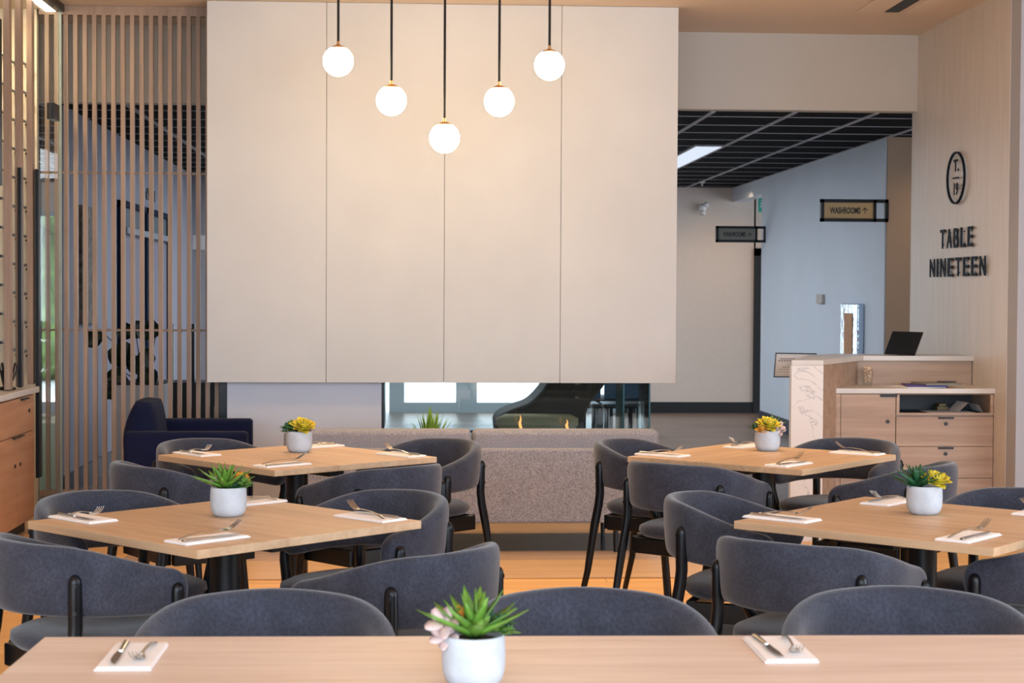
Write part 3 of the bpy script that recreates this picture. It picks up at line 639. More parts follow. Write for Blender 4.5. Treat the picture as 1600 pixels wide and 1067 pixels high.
bmt = bmesh.new(); tube(bmt, [(-6.5, 29, -.02), (-6.4, 29, 2.4)], [.25, .15], 10)
t = thing('tree', 'sunlit leafy tree outside the far left window', 'tree', (0, 0, 0)); link('crown', bm, 'tree', t, smooth=True); link('trunk', bmt, 'brown', t)
# lounge chair
yc_ = 12.6; c = atY(855, 640, yc_)
t = thing('lounge_chair', 'dark brown curved lounge chair seen through the fireplace glass', 'lounge chair', (c.x, yc_, 0))
P = lambda px, py: (atY(px, py, yc_).x - c.x, atY(px, py, yc_).z)
out = [(772, 662), (778, 645), (800, 634), (822, 626), (838, 612), (850, 596), (862, 575), (900, 560), (940, 575), (940, 596), (918, 625), (905, 660), (900, 690), (790, 690)]
bm = bmesh.new(); ring = []
sm = []
pts_ = [P(*p) for p in out]
for i in range(len(pts_)):
    p0_, p1_, p2_, p3_ = pts_[i - 1], pts_[i], pts_[(i + 1) % len(pts_)], pts_[(i + 2) % len(pts_)]
    for k in range(4):
        u = k / 4; sm.append(tuple(.5 * ((2 * p1_[j]) + (-p0_[j] + p2_[j]) * u + (2 * p0_[j] - 5 * p1_[j] + 4 * p2_[j] - p3_[j]) * u * u + (-p0_[j] + 3 * p1_[j] - 3 * p2_[j] + p3_[j]) * u ** 3) for j in (0, 1)))
lo = [bm.verts.new((x, -.28, z)) for x, z in sm]; hi = [bm.verts.new((x, .28, z)) for x, z in sm]
bm.faces.new(lo); bm.faces.new(hi[::-1])
for i in range(len(sm)): bm.faces.new((lo[i], hi[i], hi[(i + 1) % len(sm)], lo[(i + 1) % len(sm)]))
link('shell', bm, 'brown', t, bevel=.05, seg=4)
bm = bmesh.new(); lathe(bm, [(.0, -.08), (.26, -.07), (.3, -.02), (.3, .03), (.24, .06), (0, .065)], 28); o = link('seat_cushion', bm, 'olive', t, smooth=True)
o.location = (P(835, 655)[0], -.30, P(835, 655)[1] + .0); o.scale = (1.0, .5, 1.0)
bm = bmesh.new(); tube(bm, [(0, 0, .0), (0, 0, .42)], .03, 12); lathe(bm, [(.26, 0), (.26, .015), (.03, .03)], 24); link('pedestal', bm, 'black', t)
# far table and dark chairs
yt = 15.5; a = atY(908, 620, yt); b_ = atY(990, 622, yt)
t = thing('lounge_table', 'dark table with white settings seen through the fireplace glass', 'table', ((a.x + b_.x) / 2, yt, 0)); hw = (b_.x - a.x) / 2 + .05; zt_ = a.z
link('tabletop', B(((-hw, -.35, zt_ - .04), (hw, .35, zt_))), 'black', t, bevel=.003)
for sx_ in (-1, 1):
    for sy_ in (-1, 1): link('leg', B(((sx_ * hw * .85 - .02, sy_ * .3 - .02, 0), (sx_ * hw * .85 + .02, sy_ * .3 + .02, zt_ - .04))), 'black', t)
for k, px in enumerate((922, 949, 976)):
    q = atY(px, 618, yt - .1); o = link('napkin', B(((-.07, -.06, 0), (.07, .06, .03))), 'napkin', bevel=.006); o.location = (q.x, yt - .1, zt_)
    tag(o, ['left', 'middle', 'right'][k] + ' white folded napkin on the dark lounge table behind fireplace glass', 'napkin', 'napkins on the lounge table')
dk = thing('side_chair', 'left dark side chair at the lounge table behind the fireplace glass', 'chair', (a.x - .11, yt - .62, 0), 0, 'lounge side chairs')
link('seat', B(((-.2, -.2, .42), (.2, .2, .46))), 'black', dk, bevel=.01); link('backrest', B(((-.2, -.22, .5), (.2, -.19, .85))), mat('deep_blue_back', S(24, 60, 84), .5), dk, bevel=.01)
for sx_ in (-1, 1):
    for sy_ in (-1, 1): link('leg', B(((sx_ * .18 - .017, sy_ * .18 - .017, 0), (sx_ * .18 + .017, sy_ * .18 + .017, .42))), 'black', dk)
d2_ = copy_tree(dk); d2_.location.x += .43; d2_['label'] = 'right dark side chair at the lounge table behind the fireplace glass'
d3 = copy_tree(dk); d3.location = (atY(980, 620, 16.6).x, 16.6, 0); d3['label'] = 'dark side chair standing alone right of the lounge table behind the glass'; del d3['group']

# ------------------------------------------------------------------ behind the slat screen
xl = -2.418
q0 = atX(122, 320, xl); q1 = atX(144, 320, xl); zlo = atX(133, 506, xl).z
tag(link('wall_art', B(((xl, q0.y, zlo), (xl + .03, q1.y, q0.z))), mat('mottled_dark_art', S(92, 80, 70), .7, noise=.7, nscale=16), bevel=.003), 'tall mottled dark brown artwork on the corridor wall behind the slats', 'artwork')
y0_ = atX(183, 330, xl).y; y1_ = atX(259, 340, xl).y; zt2 = atX(183, 312, xl).z; zbar = atX(183, 354, xl).z
d = struct('door_2', B(((xl, y0_, 0), (xl + .05, y0_ + .08, zt2)), ((xl, y1_ - .08, 0), (xl + .05, y1_, zt2)), ((xl, y0_, zt2 - .05), (xl + .05, y1_, zt2)), ((xl, (y0_ + y1_) / 2 - .12, 0), (xl + .05, (y0_ + y1_) / 2, zt2))), mat('dark_blue_frame', S(26, 36, 56), .9, spec=.1))
link('silver_header', B(((xl + .001, y0_ + .08, zbar - .05), (xl + .07, y1_ - .08, zbar))), mat('silver_bar', S(140, 148, 158), .9, spec=.1), d)
link('transom', B(((xl + .001, y0_ + .08, zbar), (xl + .02, y1_ - .08, zt2 - .05))), mat('smoky_transom', S(62, 78, 88), .7), d)
link('door_leaf', B(((xl + .001, y0_ + .08, .02), (xl + .02, y1_ - .08, zbar - .05))), mat('lilac_grey_leaf', S(120, 118, 135), .8), d)
q = atX(235, 306, xl)
RW2 = Matrix.Rotation(PI / 2, 4, 'Z') @ Matrix.Rotation(PI / 2, 4, 'X')
t = thing('door_lettering', 'black room characters above the doors behind the slats', 'sign lettering', (xl + .005, q.y, q.z)); text_mesh('lettering', '601 101', 'lockm', t, .14, .003, RW2, 1.15, .004)
q = atY(313, 380, 19.0)
# thermostat pillar
struct('wall_pillar', B(((atY(268, 400, 18.6).x, 18.6, 0), (atY(372, 400, 18.6).x, 18.75, ZB))), mat('grey_pillar', S(166, 164, 170), .8))
q = atY(310, 379, 18.6); tag(link('thermostat', B(((q.x - .07, 18.57, q.z - .08), (q.x + .07, 18.6, q.z + .08))), 'paper', bevel=.004), 'small white thermostat on the far grey pillar behind the slats', 'thermostat')
q = atY(310, 510, 18.2)
# planter wall and plant
q = atY(222, 600, 11.6)
pw = thing('planter', 'low white planter box behind the screen holding a dark leafy plant', 'potted plant', (q.x, 11.6, 0)); zz = q.z
link('box', B(((-.17, -.15, 0), (.17, .15, zz))), 'gwall', pw, bevel=.005); link('soil', B(((-.15, -.13, zz), (.15, .13, zz + .01))), 'soil', pw)
random.seed(12); t = link('plant', B(((-.01, -.01, 0), (.01, .01, .02))), 'monst', pw); t.location = (0, 0, zz + .01)
def leaf(bm, base, tip, width, thick=.001, curve=.0, upv=Vector((0, 0, 1)), n=5, prof=None, mi=0):
    base = Vector(base); tip = Vector(tip); ax_ = tip - base; L_ = ax_.length; t_ = ax_.normalized()
    s = t_.cross(upv); s = s.normalized() if s.length > 1e-4 else Vector((1, 0, 0)); nrm = s.cross(t_).normalized()
    prof = prof or [.35, .8, 1, .75, .0]; rows = []
    for i in range(n):
        u = i / (n - 1); c_ = base + ax_ * u + nrm * (curve * L_ * math.sin(u * PI * .5) ** 2); wv = width * .5 * max(prof[i], .04)
        th_ = max(thick * (1 - u * .7), .0004)
        rows.append([bm.verts.new(c_ - s * wv + nrm * wv * .35), bm.verts.new(c_ + nrm * th_ * .0), bm.verts.new(c_ + s * wv + nrm * wv * .35), bm.verts.new(c_ - nrm * th_ * 2)])
    for i in range(n - 1):
        for k in range(4): bm.faces.new((rows[i][k], rows[i][(k + 1) % 4], rows[i + 1][(k + 1) % 4], rows[i + 1][k])).material_index = mi
    bm.faces.new(rows[0]); bm.faces.new(rows[-1])
bms = bmesh.new()
for k, (px, py) in enumerate(((160, 520), (172, 545), (168, 590), (182, 575), (188, 612), (200, 535), (199, 560), (212, 520), (226, 505), (236, 500), (228, 545), (236, 600), (226, 575), (166, 615), (244, 520))):
    tp = atY(px, py, 11.6 + random.uniform(-.08, .1)) - Vector((q.x, 11.6, zz + .01)); b0 = Vector((random.uniform(-.06, .06), random.uniform(-.05, .05), 0))
    tube(bms, [b0, b0 * .6 + tp * .45 + Vector((0, 0, .05)), tp], [.006, .004, .003], 6)
    bl_ = bmesh.new(); dirv = Vector((random.uniform(-1, 1), random.uniform(-.3, .3), random.uniform(-.9, .1))).normalized() * .15
    leaf(bl_, tp, tp + dirv, .13, .002, -.15, Vector((0, -1, .3))); link('leaf', bl_, 'monst', t, smooth=True)
link('stems', bms, 'monst', t)
# folded chairs stacked behind the hood, dark cabinet
t = thing('display_case', 'dark display case standing in the lounge behind the slats', 'display case', (atY(285, 600, 13.2).x, 13.2, 0))
hx_ = (atY(345, 600, 13.2).x - atY(253, 600, 13.2).x) / 2 + .1; zt3 = atY(280, 505, 13.2).z
link('body', B(((-hx_ + .1, -.2, 0), (hx_ + .25, .2, zt3 * .62))), 'dark', t); 
for k in range(4): link('upright', B(((-hx_ + .1 + k * .16, -.2, zt3 * .62), (-hx_ + .125 + k * .16, -.17, zt3))), 'black', t)
for k, px in enumerate((341, 347)):
    a = atY(px, 632, 11.3); bm = bmesh.new(); box(bm, (-.012, -.15, 0), (.012, .15, a.z))
    o = link('folding_table', bm, mat('pale_board', S(150, 140, 130), .6), bevel=.01, seg=3); o.location = (a.x, 11.3, 0); tag(o, ['left', 'right'][k] + ' folded board standing on edge between screen and fireplace wall', 'board', 'folded boards')

# ------------------------------------------------------------------ navy armchair
t = thing('armchair', 'navy blue square armchair with loose back cushion before the slat screen', 'armchair', (-1.3, 9.9, 0))
xa = atY(192, 700, 9.5).x + 1.3; xb = atY(386, 700, 9.5).x + 1.3; xb2 = atY(396, 660, 10.3).x + 1.3; za = atY(290, 675, 9.5).z
link('arm', B(((xa, -.40, .1), (xb, -.29, za))), 'navy', t, bevel=.022, seg=4)
link('arm', B(((xa, .29, .1), (xb2, .40, za + .02))), 'navy', t, bevel=.022, seg=4)
link('backrest', B(((xa, -.288, .1), (xa + .15, .288, za - .01))), 'navy', t, bevel=.03, seg=4)
link('seat_base', B(((xa + .14, -.289, .12), (xb2 - .02, .289, .30))), 'navy', t, bevel=.01)
link('seat_cushion', B(((xa + .15, -.285, .30), (xb2 + .0, .285, .44))), 'navy', t, bevel=.04, seg=4)
c0 = atY(203, 640, 9.75).x + 1.3
bm = bmesh.new(); RR = Matrix.Translation((c0, -.03, .44)) @ Matrix.Rotation(rd0(6), 4, 'Y'); n = 12
rows = []
for i_ in range(9):
    u = i_ / 8; z = .36 * u; wx = .1 * math.sin(PI * (.18 + .72 * u)) ** .6; wy = .25 - .012 * abs(math.cos(PI * u)) * 2
    rows.append([bm.verts.new(RR @ Vector((sup(2 * PI * k / 24, .6) * wx + .05, sup(2 * PI * k / 24 - PI / 2, .35) * wy, z))) for k in range(24)])
for i_ in range(8):
    for k in range(24): bm.faces.new((rows[i_][k], rows[i_][(k + 1) % 24], rows[i_ + 1][(k + 1) % 24], rows[i_ + 1][k]))
bm.faces.new(rows[0]); bm.faces.new(rows[-1])
link('back_cushion', bm, 'navy', t, smooth=True)
for sx_ in (xa + .06, xb2 - .08):
    for sy_ in (-.34, .34): link('leg', B(((sx_ - .02, sy_ - .02, 0), (sx_ + .02, sy_ + .02, .1))), 'black', t)

# ------------------------------------------------------------------ sofa, back toward us
ysf = 9.2
xl_ = atY(441, 690, ysf).x; xr_ = atY(1033, 690, ysf).x; xm_ = atY(738.5, 690, ysf).x; xc_ = (xl_ + xr_) / 2
z0 = atY(800, 818, ysf + .02).z; z1 = atY(800, 701, ysf + .02).z; z2 = atY(800, 672, ysf + .1).z
t = thing('sofa', 'long woven grey two-seat sofa with its back to the dining tables', 'sofa', (xc_, ysf + .37, 0))
link('back_panel', B(((xl_ - xc_, -.35, z0), (xr_ - xc_, -.2, z1))), 'sofa', t, bevel=.018, seg=4)
link('seat_base', B(((xl_ - xc_ + .01, -.198, z0), (xr_ - xc_ - .01, .36, z0 + .14))), 'sofa', t, bevel=.015)
for a, b in ((xl_, xm_ - .004), (xm_ + .004, xr_)):
    link('back_cushion', B(((a - xc_, -.30, z1 - .1), (b - xc_, -.12, z2))), 'sofa', t, bevel=.028, seg=4)
    link('seat_cushion', B(((a - xc_ + .005, -.12, z0 + .142), (b - xc_ - .005, .36, z0 + .27))), 'sofa', t, bevel=.03, seg=4)
for sx_ in (-1, 1):
    for sy_ in (-.32, .33):
        bm = bmesh.new(); hx_ = (xr_ - xl_) / 2 - .24; tube(bm, [(sx_ * hx_, sy_, z0 + .01), (sx_ * hx_, sy_, 0)], [.016, .012], 10); link('leg', bm, 'black', t)
# low table beyond the sofa with a grassy plant
q = atY(672, 660, 10.28)
t = thing('coffee_table', 'low round side table between the sofa and the fireplace glass', 'table', (q.x, 10.22, 0))
bm = bmesh.new(); lathe(bm, [(.001, .40), (.2, .40), (.2, .425), (.001, .425)], 30); link('tabletop', bm, 'cab', t); bm = bmesh.new(); tube(bm, [(0, 0, .0), (0, 0, .4)], .02, 12); lathe(bm, [(.14, 0), (.14, .012), (.02, .02)], 24); link('pedestal', bm, 'black', t)
t = thing('potted_grass', 'spiky bright green potted grass rising behind the sofa back', 'potted plant', (q.x, 10.22, .425))
bm = bmesh.new(); lathe(bm, [(.04, 0), (.055, .01), (.06, .09), (.052, .09), (.048, .07), (.001, .07)], 24, close=False); link('pot', bm, 'pot', t, smooth=True)
bm = bmesh.new(); random.seed(21)
for k in range(46):
    a = random.random() * 2 * PI; r = random.uniform(.01, .17) ; h = .325 - r * .7 + random.uniform(-.03, .01)
    leaf(bm, (math.cos(a) * .02, math.sin(a) * .02, .07), (math.cos(a) * r, math.sin(a) * r, h), .016, .001, -.1, Vector((math.cos(a), math.sin(a), .2)))
o = link('grass_blades', bm, mat('lime_blade', S(140, 175, 62), .5, noise=.3, nscale=30), t, smooth=True); o['kind'] = 'stuff'

# ------------------------------------------------------------------ pendant lamps
YP = 9.35
def pendant(px, py, label, src=None):
    c = atY(px, py, YP); r = 23.6 * YP / F
    if src:
        t = copy_tree(src); t.location = (c.x, YP, c.z); t['label'] = label
        for ch in t.children:
            if ch.name.startswith('stem'):
                ch.scale.z = (CEIL - c.z - r) / src['stemlen']
            if ch.name.startswith('ceiling_rose'): ch.location.z = CEIL - c.z
        return t
    t = thing('pendant_lamp', label, 'pendant lamp', (c.x, YP, c.z), 0, 'globe pendant lamps'); t['stemlen'] = CEIL - c.z - r
    bm = bmesh.new(); bmesh.ops.create_uvsphere(bm, u_segments=40, v_segments=24, radius=r); link('globe', bm, 'globe', t, smooth=True)
    bm = bmesh.new(); lathe(bm, [(.001, r + .006), (.014, r + .005), (r * .45, r * .93), (r * .55, r * .845), (r * .53, r * .835), (.001, r * .9)], 28, close=False); link('cap', bm, 'brass', t, smooth=True)
    bm = bmesh.new(); tube(bm, [(0, 0, r), (0, 0, r + .025)], .008, 12); link('socket', bm, 'brass', t)
    bm = bmesh.new(); tube(bm, [(0, 0, 0), (0, 0, CEIL - c.z - r)], .0072, 10); o = link('stem', bm, 'black', t); o.location.z = r
    bm = bmesh.new(); lathe(bm, [(.055, 0), (.055, -.02), (.01, -.025)], 24); o = link('ceiling_rose', bm, 'black', t, smooth=False); o.location.z = CEIL - c.z
    return t
LP = [(528.5, 95.5, 'leftmost and highest left glowing white globe pendant on a black stem'), (611.5, 157, 'second from left glowing white globe pendant on a black stem'), (694.5, 215.5, 'lowest glowing white globe pendant, the middle one of five'), (780, 158.5, 'fourth from left glowing white globe pendant on a black stem'), (858.5, 102, 'rightmost glowing white globe pendant on a black stem')]
l0 = pendant(*LP[0])
for a in LP[1:]: pendant(*a, src=l0)

# ------------------------------------------------------------------ dining chair
def lerp(a, b, t): return a + (b - a) * t
def ss(a, b, x):
    t = max(0, min(1, (x - a) / (b - a))); return t * t * (3 - 2 * t)
def make_chair(label):
    t = thing('dining_chair', label, 'chair', (0, 0, 0), 0, 'charcoal dining chairs'); t.scale = (.94, .94, 1)
    # path: U with semicircle of radius R behind, arms forward
    R_, ARM = .262, .15; Ls = PI * R_ / 2; Lt = Ls + ARM; N_ = 44
    bm = bmesh.new(); rings = []
    for i in range(N_ + 1):
        e = i / N_ * 2 - 1; s = math.copysign(Lt * (1 - (1 - abs(e)) ** 1.25), e)   # denser at ends
        a = abs(s)
        if a <= Ls: ph = a / R_; px, py, nx, ny = R_ * math.sin(ph), -R_ * math.cos(ph), math.sin(ph), -math.cos(ph)
        else: px, py, nx, ny = R_, a - Ls, 1, 0
        if s < 0: px, nx = -px, -nx
        u = a / Lt
        zt_ = .774 - .006 * ss(0, .4, u) - .082 * ss(.30, 1.02, u); zb_ = .584 - .014 * ss(.3, 1.0, u)
        zm_ = (zt_ + zb_) / 2; h = (zt_ - zb_) / 2; e_ = Lt - a; cap = h * .9
        if e_ < cap: h *= max(.04, math.sqrt(max(0, 1 - (1 - e_ / cap) ** 2))); 
        th = .026 if e_ > .02 else .026 * max(.25, math.sqrt(max(0, 1 - (1 - e_ / .02) ** 2)))
        ring = []
        for k in range(20):
            aa = 2 * PI * k / 20; o_ = sup(aa, .75) * th * (.85 + .15 * (1 if True else 0)); z = sup(aa - PI / 2, .42) * h
            lean = .06 * z   # leans outward at the top
            ring.append(bm.verts.new((px + nx * (o_ + lean), py + ny * (o_ + lean), zm_ + z)))
        rings.append(ring)
    for i in range(N_):
        for k in range(20): bm.faces.new((rings[i][k], rings[i][(k + 1) % 20], rings[i + 1][(k + 1) % 20], rings[i + 1][k]))
    bm.faces.new(rings[0]); bm.faces.new(rings[-1])
    link('backrest', bm, 'chair', t, smooth=True, sub=1)
    bm = bmesh.new(); prof_ = [(.001, .462), (.19, .462), (.222, .468), (.238, .485), (.235, .503), (.205, .516), (.12, .524), (.001, .527)]; rings = []; n = 40
    for r, z in prof_: rings.append([bm.verts.new((sup(2 * PI * k / n, .8) * r * 1.0, .03 + sup(2 * PI * k / n - PI / 2, .8) * r * 1.02, z)) for k in range(n)])
    for i in range(len(rings) - 1):
        for k in range(n): bm.faces.new((rings[i][k], rings[i][(k + 1) % n], rings[i + 1][(k + 1) % n], rings[i + 1][k]))
    bm.faces.new(rings[0]); bm.faces.new(rings[-1])
    link('seat', bm, 'chair', t, smooth=True)
    link('seat_frame', B(((-.232, -.14, .40), (-.20, .215, .461)), ((.20, -.14, .40), (.232, .215, .461)), ((-.20, .18, .40), (.20, .212, .461)), ((-.20, -.17, .40), (.20, -.138, .461))), 'legs', t, bevel=.004)
    for sx_ in (-1, 1):
        ph = math.radians(51); nx, ny = math.sin(ph), -math.cos(ph)
        def at(off, z): return (sx_ * nx * (R_ + off), ny * (R_ + off), z)
        bm = bmesh.new()
        top = [at(.027, .697), at(.027, .693), at(.027, .685), at(.0265, .675), at(.025, .59), at(.024, .56)]
        pts = top + [(sx_ * .225, -.185, .51), (sx_ * .235, -.2, .42), (sx_ * .255, -.225, .22), (sx_ * .26, -.28, 0)]
        tube(bm, pts, [.004, .012, .0175, .0195, .0205, .0205, .0205, .0205, .016, .012], 12, .85); lg = link('leg', bm, 'legs', t, smooth=True)
        bm = bmesh.new()
        bm.free()
        for z in (.67, .60):
            bm = bmesh.new(); tube(bm, [at(.040, z), at(.0465, z)], .006, 8); link('bolt', bm, 'black', lg)
        bm = bmesh.new(); X_2 = sx_ * (R_ + .031); y_ = .10
        pts = [(X_2, y_, .655), (X_2, y_, .651), (X_2, y_, .643), (X_2, y_, .633), (X_2, y_ + .002, .55), (sx_ * .258, y_ + .02, .48), (sx_ * .25, y_ + .045, .40), (sx_ * .25, y_ + .07, .2), (sx_ * .25, y_ + .09, 0)]
        tube(bm, pts, [.004, .012, .0165, .0185, .0195, .0195, .0195, .0155, .012], 12, .85); lg = link('leg', bm, 'legs', t, smooth=True)
    return t
# (x, y, facing angle in degrees: 0 = faces away from the camera (+Y)), label
CH = [
 (-.915, 5.37, -133, 'charcoal chair behind the left corner of the middle left table'),
 (-.165, 5.38, 133, 'charcoal chair tucked behind the right side of the middle left table'),
 (-.875, 4.63, -49, 'charcoal chair, back to us, before the middle left table, cut by left edge'),
 (-.05, 4.43, 49, 'charcoal chair, back to us, before the middle left table, right of its column'),
 (-.84, 7.35, -135, 'brownish-lit charcoal chair at the far left table, in front of the navy armchair'),
 (.015, 7.36, 133, 'charcoal chair at the far left table with open arm against the grey sofa'),
 (-.90, 6.58, -57, 'charcoal chair, back to us, between the two left tables, left one'),
 (-.17, 6.52, 42, 'charcoal chair, back to us, between the two left tables, right one'),
 (1.05, 7.38, -121, 'charcoal chair at the left of the far right table, before the sofa end'),
 (1.86, 7.38, 135, 'charcoal chair behind the far right table, before the host counter drawers'),
 (1.105, 6.62, -41, 'charcoal chair, back to us, before the far right table, left one'),
 (1.85, 6.56, 53, 'charcoal chair, back to us, before the far right table, right one'),
 (1.065, 5.36, -112, 'charcoal chair at the left corner of the near right table'),
 (1.93, 5.40, 135, 'charcoal chair behind the near right table at the right edge'),
 (1.095, 4.57, -39, 'charcoal chair, back to us, before the near right table, wide in view'),
 (1.80, 4.70, 45, 'dark charcoal chair, back to us,, cut by the right edge'),
 (-.308, 3.46, 180, 'charcoal chair facing us at the foreground table, left of the potted plant'),
 (.362, 3.46, 180, 'charcoal chair facing us at the foreground table, right of the potted plant'),
 (1.035, 3.46, 170, 'charcoal chair facing us at the foreground table, rightmost and slightly turned'),
]
proto = None
for (x, y, a, lab) in CH:
    c = make_chair(lab) if proto is None else copy_tree(proto)
    proto = proto or c
    c.location = (x, y, 0); c.rotation_euler = (0, 0, math.radians(a)); c['label'] = lab

# ------------------------------------------------------------------ dining tables
def make_table(label, loc, rz):
    t = thing('dining_table', label, 'table', loc, rz, 'square oak dining tables')
    link('tabletop', B(((-.405, -.405, .7265), (.405, .405, .75))), 'top', t, bevel=.0015)
    bm = bmesh.new(); R1 = Matrix.Rotation(0, 4, 'Z'); box(bm, (-.26, -.04, .69), (.26, .04, .7265)); box(bm, (-.04, -.26, .688), (.04, .26, .7255)); link('top_bracket', bm, 'black', t, bevel=.003)
    bm = bmesh.new(); tube(bm, [(0, 0, .02), (0, 0, .69)], .044, 28); link('column', bm, 'black', t, smooth=False, bevel=.002)
    bm = bmesh.new(); lathe(bm, [(.001, 0), (.26, 0), (.26, .008), (.24, .014), (.05, .022), (.001, .022)], 40, close=False); link('base_plate', bm, 'black', t, smooth=False)
    return t
rd = math.radians
TB = [((-.555, 4.987), -.8, 'square oak table in the middle left with a spiky green succulent pot'),
      ((-.484, 6.964), -4.5, 'square oak table at far left in front of the navy armchair'),
      ((1.443, 6.97), 93.5, 'square oak table at far right in front of the host counter'),
      ((1.513, 4.976), 2, 'square oak table on the near right, its right corner out of frame')]
t0 = None
for (xy, r, lab) in TB:
    c = make_table(lab, (0, 0, 0), 0) if t0 is None else copy_tree(t0)
    t0 = t0 or c; c.location = (*xy, 0); c.rotation_euler = (0, 0, rd(45 + r)); c['label'] = lab
t = thing('long_dining_table', 'long pale oak table across the foreground', 'table', (.63, 2.88, 0), math.radians(-1.2))
link('tabletop', B(((-1.355, -.405, .725), (1.355, .405, .75))), 'topY', t, bevel=.0015)
for sx_ in (-1, 1):
    bm = bmesh.new(); tube(bm, [(sx_ * .9, 0, .02), (sx_ * .9, 0, .725)], .044, 24); link('column', bm, 'black', t)
    bm = bmesh.new(); lathe(bm, [(.001, 0), (.26, 0), (.26, .008), (.24, .014), (.05, .022), (.001, .022)], 40, (sx_ * .9, 0, 0), close=False); link('base_plate', bm, 'black', t)
LT = t
# ------------------------------------------------------------------ place settings
def mk_napkin():
    bm = bmesh.new(); box(bm, (-.05, -.108, 0), (.05, .108, .0035)); box(bm, (-.0485, -.106, .0036), (.0465, .104, .0065)); return link('napkin', bm, 'napkin', bevel=.0012)
def mk_knife():
    bm = bmesh.new(); tube(bm, [(0, -.10, 0), (0, -.095, 0), (0, -.05, 0), (0, -.01, 0)], [.004, .0065, .0058, .004], 10, .6)
    pts = [(-.005, -.01), (.006, -.01), (.0095, .02), (.010, .06), (.006, .085), (-.002, .10), (-.005, .06)]
    lo = [bm.verts.new((x, y, -.0006)) for x, y in pts]; hi = [bm.verts.new((x, y, .0006)) for x, y in pts]; bm.faces.new(lo[::-1]); bm.faces.new(hi)
    for i in range(len(pts)): bm.faces.new((lo[i], lo[(i + 1) % len(pts)], hi[(i + 1) % len(pts)], hi[i]))
    return link('knife', bm, 'steel')
def mk_fork():
    bm = bmesh.new(); pr = [(-.095, .0, .0045, .5), (-.07, .004, .006, .4), (-.03, .008, .0035, .5), (.01, .007, .003, .6), (.03, .005, .004, .5)]
    tube(bm, [(0, y, z) for y, z, r, f in pr], [r for y, z, r, f in pr], 8, .45)
    path = [(.025, .005), (.04, .0015), (.052, .0015), (.066, .006), (.082, .0145), (.092, .022)]
    def strip(x0, x1, P_, th=.0013):
        rows = []
        for i, (y, z) in enumerate(P_):
            xa_, xb_ = x0[i], x1[i]; rows.append([bm.verts.new((xa_, y, z)), bm.verts.new((xb_, y, z)), bm.verts.new((xb_, y, z + th)), bm.verts.new((xa_, y, z + th))])
        for i in range(len(rows) - 1):
            for k in range(4): bm.faces.new((rows[i][k], rows[i][(k + 1) % 4], rows[i + 1][(k + 1) % 4], rows[i + 1][k]))
        bm.faces.new(rows[0]); bm.faces.new(rows[-1])
    strip([-.004, -.010, -.0115], [.004, .010, .0115], path[:3])
    for k in range(4):
        xc2 = -.0096 + .0064 * k; strip([xc2 - .0019, xc2 - .0017, xc2 - .0015, xc2 - .0006], [xc2 + .0019, xc2 + .0017, xc2 + .0015, xc2 + .0006], path[2:])
    return link('fork', bm, 'steel', smooth=False)
N0, K0, F0 = mk_napkin(), mk_knife(), mk_fork(); used = set()
def inst(src):
    if src.name not in used: used.add(src.name); return src
    c = src.copy(); C.objects.link(c); return c
Z0 = .7502
def setting(x, y, ang, where, var=0, tname='table', flat=False, mirror=1, grp=None):
    """ang: direction the diner faces (deg from +Y, ccw)"""
    R = Matrix.Rotation(rd(ang), 3, 'Z'); P_ = Vector((x, y, Z0))
    n = inst(N0); n.location = P_; n.rotation_euler = (0, 0, rd(ang)); tag(n, 'white folded napkin under cutlery ' + where, 'napkin', 'napkins at the place settings')
    k = inst(K0); k.location = P_ + R @ Vector((.022 * mirror, 0, .0105 + (.0 if flat else .0))); k.rotation_euler = (0, 0, rd(ang + var)); tag(k, 'steel knife lying on the napkin ' + where, 'knife', 'knives at the place settings')
    f = inst(F0); 
    if flat: f.location = P_ + R @ Vector((-.022 * mirror, 0, .0085)); f.rotation_euler = Euler((0, 0, rd(ang - var)))
    else: f.location = P_ + R @ Vector((-.004 * mirror, .012, .016)); f.rotation_euler = (Matrix.Rotation(rd(ang - 9 - var), 4, 'Z') @ Matrix.Rotation(rd(5), 4, 'X')).to_euler()
    tag(f, 'fork with raised tines on napkin ' + where if not flat else 'steel fork lying on the napkin ' + where, 'fork', 'forks at the place settings')
tn = ['of the middle left table', 'of the far left table', 'of the far right table', 'of the near right table']
for i, ((tx, ty), r, lab) in enumerate(TB):
    r = r - 90 if r > 45 else r
    for c_, (dx, dy, face) in {'at the front corner': (.0, -.385, -45), 'at the left corner': (-.42, .03, -135), 'at the right corner': (.42, .05, 45), 'at the back corner': (.03, .41, 135)}.items():
        q = Matrix.Rotation(rd(r), 3, 'Z') @ Vector((dx, dy, 0)); 
        setting(tx + q.x, ty + q.y, face + r, c_ + ' ' + tn[i], random.uniform(-5, 5))
a = atZ(207, 1028, .75); setting(a.x, a.y, 180, 'at the left end of the foreground table', 3, flat=True)
a = atZ(1218, 1017, .75); setting(a.x, a.y, 180, 'at the right of the foreground table', 4, flat=True)
a = atZ(735, 1030, .75); n = inst(N0); n.location = (a.x, a.y, Z0); n.rotation_euler = (0, 0, rd(0)); tag(n, 'white napkin almost hidden behind the foreground plant pot', 'napkin', None)
if 'group' in n: del n['group']

